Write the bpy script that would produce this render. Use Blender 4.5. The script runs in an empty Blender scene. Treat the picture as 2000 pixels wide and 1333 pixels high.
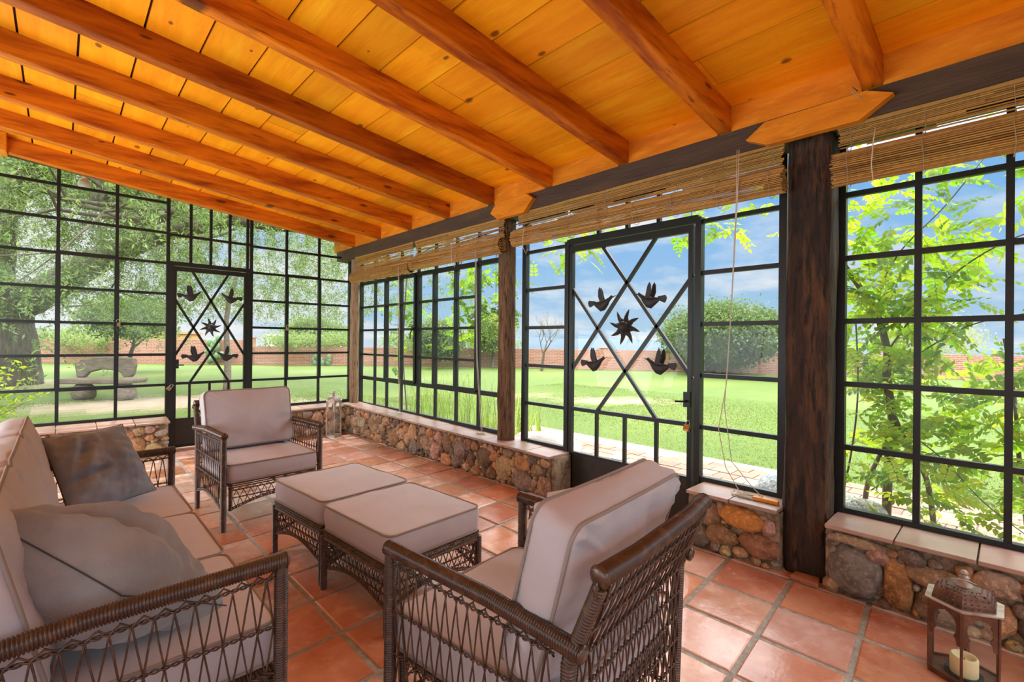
import bpy, math, random
import numpy as np
from mathutils import Vector, Matrix, noise as mnoise

S = bpy.context.scene
COL = S.collection
R = math.radians
PI = math.pi
rnd = random.Random(7)

# ------------------------------------------------------------------ camera
cam_d = bpy.data.cameras.new('camera')
cam = bpy.data.objects.new('camera', cam_d); COL.objects.link(cam)
cam_d.sensor_width = 36.0
cam_d.lens = 928.152/2000*36
cam_d.clip_start = 0.02; cam_d.clip_end = 3000
def cam_axes(yaw, pitch, roll):
    cy, sy = math.cos(yaw), math.sin(yaw)
    f = Vector((sy*math.cos(pitch), cy*math.cos(pitch), math.sin(pitch)))
    r = Vector((cy, -sy, 0)); u = r.cross(f)
    c, s = math.cos(roll), math.sin(roll)
    return c*r+s*u, -s*r+c*u, f
_r, _u, _f = cam_axes(R(43.61556), R(0.06898), R(0.52416))
cam.matrix_world = Matrix(((_r.x,_u.x,-_f.x,0),(_r.y,_u.y,-_f.y,0),(_r.z,_u.z,-_f.z,1.35),(0,0,0,1)))
S.camera = cam

# ------------------------------------------------------------------ world, sun, exposure
W = bpy.data.worlds.new('sky'); S.world = W; W.use_nodes = True
wn, wl = W.node_tree.nodes, W.node_tree.links; wn.clear()
def WN(t, **k):
    n = wn.new(t)
    for a, b in k.items(): setattr(n, a, b)
    return n
tc = WN('ShaderNodeTexCoord'); sep = WN('ShaderNodeSeparateXYZ'); wl.new(tc.outputs['Generated'], sep.inputs[0])
def wmath(op, a, b=None):
    n = WN('ShaderNodeMath', operation=op)
    for i, x in enumerate((a, b)):
        if x is None: continue
        if isinstance(x, (int, float)): n.inputs[i].default_value = x
        else: wl.new(x, n.inputs[i])
    return n.outputs[0]
zc = wmath('MAXIMUM', sep.outputs[2], 0.0)
den = wmath('ADD', zc, 0.22)
px, py = wmath('DIVIDE', sep.outputs[0], den), wmath('DIVIDE', sep.outputs[1], den)
cmb = WN('ShaderNodeCombineXYZ'); wl.new(px, cmb.inputs[0]); wl.new(py, cmb.inputs[1])
cn = WN('ShaderNodeTexNoise'); cn.inputs['Scale'].default_value = 1.25; cn.inputs['Detail'].default_value = 8; cn.inputs['Roughness'].default_value = .58
wl.new(cmb.outputs[0], cn.inputs['Vector'])
cr = WN('ShaderNodeValToRGB'); cr.color_ramp.elements[0].position = .46; cr.color_ramp.elements[1].position = .66
cr.color_ramp.elements[0].color = (0,0,0,1); cr.color_ramp.elements[1].color = (1,1,1,1)
# thicker cloud towards the end wall
tw = wmath('ADD', wmath('MULTIPLY', sep.outputs[0], -.55), wmath('MULTIPLY', sep.outputs[1], .83))
tr_ = WN('ShaderNodeMapRange', interpolation_type='SMOOTHSTEP'); tr_.inputs[1].default_value = .35; tr_.inputs[2].default_value = .9; tr_.inputs[3].default_value = 0; tr_.inputs[4].default_value = .20
wl.new(tw, tr_.inputs[0]); wl.new(wmath('ADD', cn.outputs[0], tr_.outputs[0]), cr.inputs[0])
gr = WN('ShaderNodeValToRGB'); e = gr.color_ramp.elements
e[0].position = 0.0; e[0].color = (.50,.70,.90,1)
e[1].position = .75; e[1].color = (.10,.30,.78,1)
k = gr.color_ramp.elements.new(.22); k.color = (.24,.52,.92,1)
wl.new(zc, gr.inputs[0])
mx = WN('ShaderNodeMix', data_type='RGBA'); wl.new(cr.outputs[0], mx.inputs[0]); wl.new(gr.outputs[0], mx.inputs[6]); mx.inputs[7].default_value = (.93,.95,.98,1)
bg = WN('ShaderNodeBackground'); wl.new(mx.outputs[2], bg.inputs[0])
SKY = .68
# sky boosted above the part the windows show, added to light the room
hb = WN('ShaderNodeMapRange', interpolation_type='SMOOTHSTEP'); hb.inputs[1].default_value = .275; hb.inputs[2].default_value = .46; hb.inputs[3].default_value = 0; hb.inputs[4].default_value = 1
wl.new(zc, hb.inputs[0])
SKY_BOOST = 7.4
mx2 = WN('ShaderNodeMix', data_type='RGBA'); wl.new(hb.outputs[0], mx2.inputs[0]); wl.new(mx.outputs[2], mx2.inputs[6]); mx2.inputs[7].default_value = (SKY_BOOST*.95,SKY_BOOST*.98,SKY_BOOST,1); wl.new(mx2.outputs[2], bg.inputs[0])
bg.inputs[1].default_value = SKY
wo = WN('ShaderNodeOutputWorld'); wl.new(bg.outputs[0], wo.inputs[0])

def lamp(name, typ, loc, energy, color=(1,1,1), **k):
    d = bpy.data.lights.new(name, typ); d.energy = energy; d.color = color
    for a, b in k.items(): setattr(d, a, b)
    o = bpy.data.objects.new(name, d); COL.objects.link(o); o.location = loc
    return o
sun = lamp('sun', 'SUN', (0,0,20), 2.0, (1,.95,.86), angle=R(.6))
_d = Vector((-.10, -.50, -.86)).normalized()
sun.rotation_euler = _d.to_track_quat('-Z', 'Y').to_euler()

LEFT_FILL = 60
for _y0, _y1, _t, _k in ((-3.2,-.9,40,.40),(-.6,1.7,40,.45),(2.0,4.3,28,1.35),(4.6,6.7,24,1.7)):   # area lights added out of view on the left to fill the room
    _l = lamp('left_fill_light', 'AREA', (-1.61,(_y0+_y1)/2,1.52), LEFT_FILL*_k, (.86,.93,1.0), shape='RECTANGLE', size=2.4, size_y=_y1-_y0)
    _l.rotation_euler = (0, -PI/2-R(_t), 0)
S.view_settings.view_transform = 'Standard'; S.view_settings.look = 'None'
S.view_settings.gamma = 1.0; S.view_settings.use_curve_mapping = False
S.view_settings.exposure = 0.48
cy = S.cycles
cy.use_denoising = True
try: cy.denoiser = 'OPENIMAGEDENOISE'
except Exception: pass
cy.max_bounces = 7; cy.diffuse_bounces = 4; cy.glossy_bounces = 3; cy.transmission_bounces = 4
cy.transparent_max_bounces = 24; cy.caustics_reflective = False; cy.caustics_refractive = False
cy.sample_clamp_indirect = 6.0
cy.use_adaptive_sampling = True; cy.adaptive_threshold = .02

# ------------------------------------------------------------------ helpers
def tag(o, label=None, cat=None, group=None, kind=None):
    if label: o['label'] = label
    if cat: o['category'] = cat
    if group: o['group'] = group
    if kind: o['kind'] = kind
    return o
def thing(name, label, cat, loc=(0,0,0), rz=0.0, group=None, kind=None):
    o = bpy.data.objects.new(name, None); COL.objects.link(o)
    o.empty_display_size = .05
    o.location = loc; o.rotation_euler = (0,0,rz)
    return tag(o, label, cat, group, kind)
def copy_tree(o, parent=None):
    c = o.copy(); COL.objects.link(c)
    if parent is not None: c.parent = parent
    for ch in list(o.children): copy_tree(ch, c)
    return c

class MB:
    def __init__(s): s.v = []; s.f = []; s.m = []; s.c = []; s.sm = []; s.col = (1,1,1)
    def add(s, vs, fs, mat=0, smooth=False, col=None):
        b = len(s.v); s.v.extend([tuple(p) for p in vs]); c = col or s.col
        for f in fs:
            s.f.append(tuple(i+b for i in f)); s.m.append(mat); s.c.append(c); s.sm.append(smooth)
        return s
    def box(s, a, b, mat=0, col=None):
        x0,y0,z0 = [min(p,q) for p,q in zip(a,b)]; x1,y1,z1 = [max(p,q) for p,q in zip(a,b)]
        return s.add([(x0,y0,z0),(x1,y0,z0),(x1,y1,z0),(x0,y1,z0),(x0,y0,z1),(x1,y0,z1),(x1,y1,z1),(x0,y1,z1)],
              [(0,3,2,1),(4,5,6,7),(0,1,5,4),(1,2,6,5),(2,3,7,6),(3,0,4,7)], mat, False, col)
    def bar(s, p, q, w, d, up=(0,0,1), mat=0, col=None):
        p, q = Vector(p), Vector(q); t = (q-p).normalized(); u = Vector(up)
        if abs(t.dot(u)) > .99: u = Vector((1,0,0))
        a = t.cross(u).normalized(); b = a.cross(t).normalized()
        a *= w/2; b *= d/2
        vs = [p-a-b,p+a-b,p+a+b,p-a+b,q-a-b,q+a-b,q+a+b,q-a+b]
        return s.add(vs, [(0,1,2,3),(7,6,5,4),(0,4,5,1),(1,5,6,2),(2,6,7,3),(3,7,4,0)], mat, False, col)
    def tube(s, pts, r, n=8, mat=0, cap=True, closed=False, col=None, ecc=None):
        pts = [Vector(p) for p in pts]; N = len(pts)
        rs = r if isinstance(r, (list, tuple)) else [r]*N
        t0 = (pts[1]-pts[0]).normalized()
        ref = Vector((0,0,1)) if abs(t0.z) < .9 else Vector((1,0,0))
        a = t0.cross(ref).normalized()
        vs = []; fs = []
        for i in range(N):
            if closed: t = (pts[(i+1) % N]-pts[i-1])
            else: t = pts[min(i+1,N-1)]-pts[max(i-1,0)]
            if t.length < 1e-9: t = t0
            t = t.normalized(); a = (a-t*a.dot(t))
            if a.length < 1e-6: a = t.orthogonal()
            a.normalize(); b = t.cross(a)
            for j in range(n):
                w = 2*PI*j/n; vs.append(pts[i]+(a*math.cos(w)+b*math.sin(w))*rs[i])
        M_ = N if closed else N-1
        for i in range(M_):
            i2 = (i+1) % N
            for j in range(n):
                j2 = (j+1) % n; fs.append((i*n+j, i*n+j2, i2*n+j2, i2*n+j))
        if cap and not closed:
            fs.append(tuple(reversed(range(n)))); fs.append(tuple((N-1)*n+j for j in range(n)))
        return s.add(vs, fs, mat, True, col)
    def ribbed(s, pts, r, pitch=.0075, n=10, mat=0, depth=.22, cap=True):
        pts = [Vector(p) for p in pts]; seg = [(pts[i+1]-pts[i]).length for i in range(len(pts)-1)]
        L = sum(seg); k = max(2, int(L/pitch)); out = []; rr = []
        prof = ((0.0,1-depth),(.2,1-depth*.25),(.5,1.0),(.8,1-depth*.25))
        for i in range(k):
            for a, b in prof: out.append((i+a)/k*L); rr.append(r*b)
        out.append(L); rr.append(r*(1-depth))
        def at(d):
            for i, q in enumerate(seg):
                if d <= q or i == len(seg)-1: return pts[i].lerp(pts[i+1], min(1, d/q))
                d -= q
        return s.tube([at(d) for d in out], rr, n, mat, cap)
    def sphere(s, c, rad, nu=12, nv=8, mat=0, col=None):
        c = Vector(c); rx,ry,rz = rad if isinstance(rad,(tuple,list)) else (rad,)*3
        vs = [c+Vector((0,0,rz))]; fs = []
        for i in range(1, nv):
            th = PI*i/nv
            for j in range(nu):
                ph = 2*PI*j/nu; vs.append(c+Vector((rx*math.sin(th)*math.cos(ph), ry*math.sin(th)*math.sin(ph), rz*math.cos(th))))
        vs.append(c-Vector((0,0,rz))); e_ = len(vs)-1
        for j in range(nu): fs.append((0, 1+j, 1+(j+1)%nu)); fs.append((e_, e_-nu+(j+1)%nu, e_-nu+j))
        for i in range(nv-2):
            for j in range(nu):
                a = 1+i*nu; fs.append((a+j, a+nu+j, a+nu+(j+1)%nu, a+(j+1)%nu))
        return s.add(vs, fs, mat, True, col)
    def lathe(s, c, prof, n=16, mat=0, smooth=True, col=None, rot=0.0):
        c = Vector(c); vs = []; fs = []
        for (r_, z_) in prof:
            for j in range(n):
                w = 2*PI*j/n+rot; vs.append(c+Vector((r_*math.cos(w), r_*math.sin(w), z_)))
        for i in range(len(prof)-1):
            for j in range(n): fs.append((i*n+j, i*n+(j+1)%n, (i+1)*n+(j+1)%n, (i+1)*n+j))
        fs.append(tuple(reversed(range(n)))); k_ = (len(prof)-1)*n; fs.append(tuple(k_+j for j in range(n)))
        return s.add(vs, fs, mat, smooth, col)
    def prism(s, poly, to3, d0, d1, mat=0, col=None, smooth=False):
        # poly: 2-D outline, to3(u, v, d) -> point; extruded from depth d0 to d1
        n = len(poly); vs = [to3(u,v,d0) for u,v in poly]+[to3(u,v,d1) for u,v in poly]
        fs = [tuple(range(n)), tuple(reversed(range(n,2*n)))]
        fs += [(i, n+i, n+(i+1)%n, (i+1)%n) for i in range(n)]
        return s.add(vs, fs, mat, smooth, col)
    def rock(s, c, rad, seed, mat=0, col=None, cuts=9, sub=2):
        r_ = random.Random(seed); vs0, fs0 = ICO[sub]
        pl = []
        for _ in range(cuts):
            v = Vector((r_.gauss(0,1), r_.gauss(0,1), r_.gauss(0,1))).normalized(); pl.append((v, r_.uniform(.72,.95)))
        off = Vector((r_.uniform(0,99),)*3); vs = []
        for p in vs0:
            q = Vector(p)
            for nrm, d in pl:
                e_ = q.dot(nrm)-d
                if e_ > 0: q = q-nrm*e_*.96
            q = q*(1+.12*mnoise.noise(q*1.7+off)+.075*mnoise.noise(q*4+off)+.04*mnoise.noise(q*9+off))
            vs.append((c[0]+q.x*rad[0], c[1]+q.y*rad[1], c[2]+q.z*rad[2]))
        return s.add(vs, fs0, mat, True, col)
    def build(s, name, mats, parent=None, origin=(0,0,0), bevel=None, sub=None):
        me = bpy.data.meshes.new(name); ox,oy,oz = origin
        me.from_pydata([(x-ox,y-oy,z-oz) for x,y,z in s.v], [], s.f)
        mats = mats if isinstance(mats, (list,tuple)) else [mats]
        for m_ in mats: me.materials.append(m_)
        if len(mats) > 1: me.polygons.foreach_set('material_index', np.array(s.m, np.int32))
        me.polygons.foreach_set('use_smooth', np.array(s.sm, bool))
        lt = np.empty(len(me.polygons), np.int32); me.polygons.foreach_get('loop_total', lt)
        c = np.ones((len(s.c),4), np.float32); c[:,:3] = np.array(s.c, np.float32)
        at = me.attributes.new('Col', 'FLOAT_COLOR', 'CORNER'); at.data.foreach_set('color', np.repeat(c, lt, axis=0).ravel())
        me.update(); me.validate()
        o = bpy.data.objects.new(name, me); COL.objects.link(o)
        if parent is None: o.location = origin
        else: o.parent = parent
        if bevel:
            b = o.modifiers.new('bevel', 'BEVEL'); b.width = bevel; b.segments = 2; b.limit_method = 'ANGLE'; b.angle_limit = R(40)
        if sub:
            b = o.modifiers.new('sub', 'SUBSURF'); b.levels = sub; b.render_levels = sub
        return o
def ico(sub):
    import bmesh
    bm = bmesh.new(); bmesh.ops.create_icosphere(bm, subdivisions=sub, radius=1)
    bm.verts.ensure_lookup_table()
    vs = [tuple(v.co) for v in bm.verts]; fs = [tuple(v.index for v in f.verts) for f in bm.faces]; bm.free(); return vs, fs
ICO = {1: ico(1), 2: ico(2), 3: ico(3)}

def np_mesh(name, V, F, mat, parent=None, C=None, smooth=False, origin=(0,0,0)):
    # V (n,3), F (m,k) equal-sized faces, C (m,3) face colours
    V = np.asarray(V, np.float32)-np.array(origin, np.float32); F = np.asarray(F, np.int32); k_ = F.shape[1]
    me = bpy.data.meshes.new(name); me.vertices.add(len(V)); me.vertices.foreach_set('co', V.ravel())
    me.loops.add(F.size); me.loops.foreach_set('vertex_index', F.ravel())
    me.polygons.add(len(F)); me.polygons.foreach_set('loop_start', np.arange(0, F.size, k_, dtype=np.int32))
    me.polygons.foreach_set('loop_total', np.full(len(F), k_, np.int32))
    me.polygons.foreach_set('use_smooth', np.full(len(F), smooth, bool))
    if C is not None:
        c = np.ones((len(F),4), np.float32); c[:,:3] = C
        at = me.attributes.new('Col', 'FLOAT_COLOR', 'CORNER'); at.data.foreach_set('color', np.repeat(c, k_, axis=0).ravel())
    me.materials.append(mat); me.update(); me.validate()
    o = bpy.data.objects.new(name, me); COL.objects.link(o)
    if parent is None: o.location = origin
    else: o.parent = parent
    return o

# ------------------------------------------------------------------ materials
def mat(name, col, rough=.6, metal=0.0, attr=False, n1=None, n2=None, bump=None, stretch=(1,1,1), trans=None, coat=0.0, spec=None, knots=None, alpha=None, rvar=None, sheen=0.0, mask=None):
    """n1/n2: (scale, colour2, low, high) noise mixes; bump: list of (scale, strength)"""
    m_ = bpy.data.materials.new(name); m_.use_nodes = True
    N, L = m_.node_tree.nodes, m_.node_tree.links; b = N['Principled BSDF']; out = N['Material Output']
    t = N.new('ShaderNodeTexCoord'); mp = N.new('ShaderNodeMapping'); mp.inputs['Scale'].default_value = stretch
    L.new(t.outputs['Object'], mp.inputs[0]); vec = mp.outputs[0]
    rgb = N.new('ShaderNodeRGB'); rgb.outputs[0].default_value = (*col,1); c = rgb.outputs[0]
    def noise_f(scale, lo, hi, det=5, v=vec):
        n_ = N.new('ShaderNodeTexNoise'); n_.inputs['Scale'].default_value = scale; n_.inputs['Detail'].default_value = det; n_.inputs['Roughness'].default_value = .6
        L.new(v, n_.inputs['Vector']); r_ = N.new('ShaderNodeMapRange'); r_.inputs[1].default_value = lo; r_.inputs[2].default_value = hi
        L.new(n_.outputs[0], r_.inputs[0]); return r_.outputs[0]
    def mixc(fac, a, bcol, mode='MIX'):
        x = N.new('ShaderNodeMix'); x.data_type = 'RGBA'; x.blend_type = mode
        if isinstance(fac,(int,float)): x.inputs[0].default_value = fac
        else: L.new(fac, x.inputs[0])
        L.new(a, x.inputs[6])
        if isinstance(bcol, tuple): x.inputs[7].default_value = (*bcol,1)
        else: L.new(bcol, x.inputs[7])
        return x.outputs[2]
    for n_ in (n1, n2):
        if n_: c = mixc(noise_f(n_[0], n_[2], n_[3]), c, n_[1])
    if attr:
        a = N.new('ShaderNodeAttribute'); a.attribute_name = 'Col'; c = mixc(1.0, c, a.outputs['Color'], 'MULTIPLY')
    if knots:
        vo = N.new('ShaderNodeTexVoronoi'); vo.voronoi_dimensions = '2D'; vo.inputs['Scale'].default_value = knots[0]
        mpv = N.new('ShaderNodeMapping'); mpv.inputs['Scale'].default_value = knots[2]; mpv.inputs['Rotation'].default_value = (knots[4],0,0) if len(knots) > 4 else (0,0,0); L.new(t.outputs['Object'], mpv.inputs[0])
        kn = N.new('ShaderNodeTexNoise'); kn.inputs['Scale'].default_value = 4.0; L.new(mpv.outputs[0], kn.inputs['Vector']); ka = N.new('ShaderNodeMix'); ka.data_type = 'VECTOR'; ka.inputs[0].default_value = .05; L.new(mpv.outputs[0], ka.inputs[4]); L.new(kn.outputs['Color'], ka.inputs[5]); L.new(ka.outputs[1], vo.inputs['Vector'])
        rr = N.new('ShaderNodeMapRange'); rr.inputs[1].default_value = knots[1]; rr.inputs[2].default_value = knots[1]*.55; sp = N.new('ShaderNodeSeparateColor'); L.new(vo.outputs['Color'], sp.inputs[0])
        dv = N.new('ShaderNodeMath'); dv.operation = 'DIVIDE'; L.new(vo.outputs['Distance'], dv.inputs[0]); ad = N.new('ShaderNodeMath'); ad.operation = 'ADD'; L.new(sp.outputs[1], ad.inputs[0]); ad.inputs[1].default_value = .30; L.new(ad.outputs[0], dv.inputs[1]); L.new(dv.outputs[0], rr.inputs[0])
        gt = N.new('ShaderNodeMath'); gt.operation = 'GREATER_THAN'; L.new(sp.outputs[0], gt.inputs[0]); gt.inputs[1].default_value = .52
        mu = N.new('ShaderNodeMath'); mu.operation = 'MULTIPLY'; L.new(rr.outputs[0], mu.inputs[0]); L.new(gt.outputs[0], mu.inputs[1])
        mu2 = N.new('ShaderNodeMath'); mu2.operation = 'MULTIPLY'; L.new(mu.outputs[0], mu2.inputs[0]); mu2.inputs[1].default_value = .8
        c = mixc(mu2.outputs[0], c, knots[3])
    L.new(c, b.inputs['Base Color'])
    b.inputs['Roughness'].default_value = rough; b.inputs['Metallic'].default_value = metal
    if rvar:
        f = noise_f(rvar[0], .3, .7); r_ = N.new('ShaderNodeMapRange'); r_.inputs[3].default_value = rvar[1]; r_.inputs[4].default_value = rvar[2]
        L.new(f, r_.inputs[0]); L.new(r_.outputs[0], b.inputs['Roughness'])
    if spec is not None: b.inputs['Specular IOR Level'].default_value = spec
    if coat: b.inputs['Coat Weight'].default_value = coat; b.inputs['Coat Roughness'].default_value = .25
    if sheen: b.inputs['Sheen Weight'].default_value = sheen; b.inputs['Sheen Roughness'].default_value = .5
    if bump:
        prev = None
        for sc, st in bump:
            n_ = N.new('ShaderNodeTexNoise'); n_.inputs['Scale'].default_value = sc; n_.inputs['Detail'].default_value = 6; L.new(vec, n_.inputs['Vector'])
            bu = N.new('ShaderNodeBump'); bu.inputs['Strength'].default_value = st; bu.inputs['Distance'].default_value = .02; L.new(n_.outputs[0], bu.inputs['Height'])
            if prev: L.new(prev, bu.inputs['Normal'])
            prev = bu.outputs[0]
        L.new(prev, b.inputs['Normal'])
    if trans:
        tr = N.new('ShaderNodeBsdfTranslucent'); c2 = mixc(1.0, c, trans[1], 'MULTIPLY'); L.new(c2, tr.inputs[0])
        ms = N.new('ShaderNodeMixShader'); ms.inputs[0].default_value = trans[0]; L.new(b.outputs[0], ms.inputs[1]); L.new(tr.outputs[0], ms.inputs[2]); L.new(ms.outputs[0], out.inputs[0])
    return m_

def glass_mat(name, haze=.03, tint=(.97,.99,.98), hazecol=(.8,.85,.85)):
    m_ = bpy.data.materials.new(name); m_.use_nodes = True
    N, L = m_.node_tree.nodes, m_.node_tree.links; N.remove(N['Principled BSDF']); out = N['Material Output']
    tr = N.new('ShaderNodeBsdfTransparent'); tr.inputs[0].default_value = (*tint,1)
    gl = N.new('ShaderNodeBsdfGlossy'); gl.inputs['Roughness'].default_value = .03
    lw = N.new('ShaderNodeLayerWeight'); lw.inputs[0].default_value = .5
    pw = N.new('ShaderNodeMath'); pw.operation = 'POWER'; L.new(lw.outputs['Facing'], pw.inputs[0]); pw.inputs[1].default_value = 5
    ma = N.new('ShaderNodeMath'); ma.operation = 'MULTIPLY_ADD'; L.new(pw.outputs[0], ma.inputs[0]); ma.inputs[1].default_value = .5; ma.inputs[2].default_value = .02
    x = N.new('ShaderNodeMixShader'); L.new(ma.outputs[0], x.inputs[0]); L.new(tr.outputs[0], x.inputs[1]); L.new(gl.outputs[0], x.inputs[2])
    di = N.new('ShaderNodeBsdfTranslucent'); di.inputs[0].default_value = (*hazecol,1)
    t = N.new('ShaderNodeTexCoord'); n_ = N.new('ShaderNodeTexNoise'); n_.inputs['Scale'].default_value = 2.2; n_.inputs['Detail'].default_value = 4; L.new(t.outputs['Object'], n_.inputs['Vector'])
    r_ = N.new('ShaderNodeMapRange'); r_.inputs[1].default_value = .35; r_.inputs[2].default_value = .75; r_.inputs[3].default_value = 0; r_.inputs[4].default_value = haze*2; L.new(n_.outputs[0], r_.inputs[0])
    y = N.new('ShaderNodeMixShader'); L.new(r_.outputs[0], y.inputs[0]); L.new(x.outputs[0], y.inputs[1]); L.new(di.outputs[0], y.inputs[2]); L.new(y.outputs[0], out.inputs[0])
    return m_

M = {}
M['board'] = mat('pine_board', (.93,.345,.006), .5, attr=True, spec=.22, n1=(3.0,(.84,.28,.004),.38,.68), n2=(1.6,(.98,.45,.012),.5,.75), stretch=(6,.8,6), knots=(1.0,.075,(3.6,2.0,1.0),(.13,.035,.006)), bump=[(9,.08)])
M['plank'] = mat('pine_plank', (.80,.285,.016), .5, attr=True, spec=.25, n1=(2.0,(.60,.18,.010),.4,.68), n2=(5,(.86,.36,.03),.52,.75), stretch=(6,1.2,6), bump=[(9,.1)])
M['beam'] = mat('varnished_beam', (.72,.205,.008), .45, attr=True, spec=.25, n1=(2.2,(.36,.062,.005),.42,.66), n2=(6,(.16,.030,.005),.58,.76), stretch=(.7,6,6), knots=(1.0,.085,(1.6,5.0,5.0),(.05,.015,.006),PI/2), bump=[(9,.1)])
M['dark_beam'] = mat('weathered_beam', (.055,.036,.026), .7, n1=(2,(.10,.065,.035),.4,.7), stretch=(6,.7,6), bump=[(12,.3)])
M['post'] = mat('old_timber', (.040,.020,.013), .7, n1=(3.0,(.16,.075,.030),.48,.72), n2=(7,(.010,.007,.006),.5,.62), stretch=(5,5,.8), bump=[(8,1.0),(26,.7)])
M['post_brown'] = mat('weathered_log', (.16,.085,.045), .8, n1=(2.2,(.33,.20,.10),.4,.7), n2=(9,(.035,.018,.010),.5,.64), stretch=(6,6,.6), bump=[(10,1.0),(30,.6)])  # lighter, browner timber than the thick post
M['reed'] = mat('bamboo_reed', (.46,.27,.075), .5, attr=True, n1=(40,(.30,.15,.04),.5,.8))
M['string'] = mat('cord_string', (.42,.34,.22), .8)
M['cord'] = mat('white_cord', (.66,.60,.50), .8)
M['seam'] = mat('dark_seam', (.07,.065,.06), .9)
M['log_lit'] = mat('lit_log', (.36,.23,.13), .8, n1=(2.2,(.52,.37,.23),.4,.7), n2=(9,(.10,.055,.03),.52,.66), stretch=(6,6,.6), bump=[(10,1.0),(30,.6)])  # lighter copy of the log wood; light on the corner post is in its colour
M['steel'] = mat('dark_steel', (.009,.012,.012), .42, n1=(20,(.02,.02,.017),.5,.8), spec=.45)
M['panel'] = mat('painted_steel_panel', (.022,.022,.017), .42, n1=(6,(.045,.04,.028),.5,.75), bump=[(40,.03)])
M['bird'] = mat('black_sheet_metal', (.022,.020,.022), .55, bump=[(30,.15)])
M['brass'] = mat('aged_brass', (.55,.38,.16), .35, 1.0)
M['chrome'] = mat('bare_metal', (.55,.55,.55), .3, 1.0)
M['glass'] = glass_mat('window_glass', .02)
M['dusty_glass'] = glass_mat('dusty_window_glass', .045)
M['lantern_glass'] = glass_mat('lantern_glass', .05)
M['mortar'] = mat('mortar', (.38,.285,.185), .95, n1=(12,(.16,.115,.07),.42,.60), n2=(34,(.44,.35,.24),.55,.72), bump=[(25,.9),(90,.5)])
M['stone'] = mat('field_stone', (1,1,1), .85, attr=True, n1=(11,(.50,.44,.40),.42,.66), n2=(40,(1.7,1.6,1.42),.5,.72), bump=[(16,.9),(60,.7)])
M['sill'] = mat('sill_tile', (.50,.33,.27), .35, attr=True, n1=(6,(.42,.25,.19),.4,.7), bump=[(15,.08)])
M['tile'] = mat('terracotta_tile', (1,1,1), .28, attr=True, n1=(3.5,(.82,.62,.52),.4,.66), n2=(9,(1.15,1.22,1.25),.5,.72), bump=[(7,.16),(60,.05)], rvar=(5,.10,.32))
M['grout'] = mat('grout', (.42,.385,.34), .9, n1=(30,(.27,.24,.20),.4,.7), bump=[(60,.5)])
M['plaster'] = mat('white_plaster', (.80,.76,.70), .9, bump=[(20,.1)])
M['wicker'] = mat('brown_wicker', (.068,.031,.018), .27, n1=(25,(.17,.082,.04),.5,.75), spec=.65)
M['wicker2'] = mat('woven_wicker_band', (.13,.075,.045), .4, n1=(40,(.25,.16,.10),.5,.75), spec=.6)
M['cushion'] = mat('taupe_canvas', (.57,.515,.545), .85, n1=(5,(.53,.475,.50),.4,.7), bump=[(4,.16),(14,.12)], sheen=.15)
M['piping'] = mat('taupe_piping', (.33,.265,.235), .8)
M['pillow'] = mat('grey_linen', (.29,.325,.39), .95, n1=(7,(.21,.235,.285),.4,.7), bump=[(6,.35),(250,.25)], sheen=.4)
M['pillow2'] = mat('grey_brown_linen', (.37,.365,.37), .95, n1=(6,(.27,.26,.255),.4,.7), bump=[(6,.4),(250,.25)], sheen=.5)
M['rust'] = mat('rusted_tin', (.11,.045,.025), .5, .4, n1=(12,(.22,.10,.055),.45,.7), bump=[(40,.2)])
M['pale_metal'] = mat('weathered_metal', (.50,.42,.36), .5, .5, n1=(14,(.25,.16,.10),.45,.7))
M['wax'] = mat('ivory_wax', (.80,.68,.38), .5)
M['wax'].node_tree.nodes['Principled BSDF'].inputs['Subsurface Weight'].default_value = .3
M['brick_red'] = mat('terracotta_brick', (.50,.20,.10), .85, n1=(20,(.36,.13,.06),.4,.7), bump=[(40,.4)])
M['leaf'] = mat('leaf', (1,1,1), .55, attr=True, trans=(.62,(1.5,1.55,.5)))
M['leaf_far'] = mat('tree_leaf', (1,1,1), .7, attr=True, trans=(.4,(1.15,1.2,.7)))
M['bark'] = mat('bark', (.11,.085,.065), .95, n1=(4,(.20,.16,.125),.4,.7), stretch=(3,3,.6), bump=[(9,.9)])
M['twig'] = mat('twig_bark', (.13,.095,.06), .9, n1=(9,(.08,.055,.035),.4,.7))
M['grass'] = mat('lawn', (1,1,1), .9, attr=True, n1=(2.5,(.80,.86,.75),.4,.7), n2=(24,(1.25,1.15,1.1),.5,.8), bump=[(14,.6),(60,.6)])
M['blade'] = mat('grass_blade', (1,1,1), .6, attr=True, trans=(.35,(1.2,1.2,.7)))
M['patio'] = mat('patio_brick', (1,1,1), .9, attr=True, n1=(9,(.85,.8,.78),.4,.7), bump=[(30,.4)])
M['concrete'] = mat('pale_concrete', (.55,.46,.42), .9, n1=(6,(.45,.38,.35),.4,.7), bump=[(25,.3)])
M['wallbrick'] = None
M['bench'] = mat('weathered_log_wood', (.17,.125,.095), .9, n1=(4,(.27,.21,.165),.4,.7), stretch=(1,5,5), bump=[(12,.6)])
M['hill'] = mat('haze_blue_hill', (.055,.085,.12), 1.0, n1=(.02,(.05,.08,.09),.4,.7))  # bluish air haze is mixed into the base colour of the hills
M['house'] = mat('ochre_render', (.55,.27,.12), .9)
M['house_white'] = mat('white_render', (.75,.74,.70), .9)
M['bulb'] = mat('frosted_bulb', (.85,.82,.72), .3)
M['flower'] = mat('wisteria_flower', (.42,.30,.48), .7, attr=False)

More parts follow.
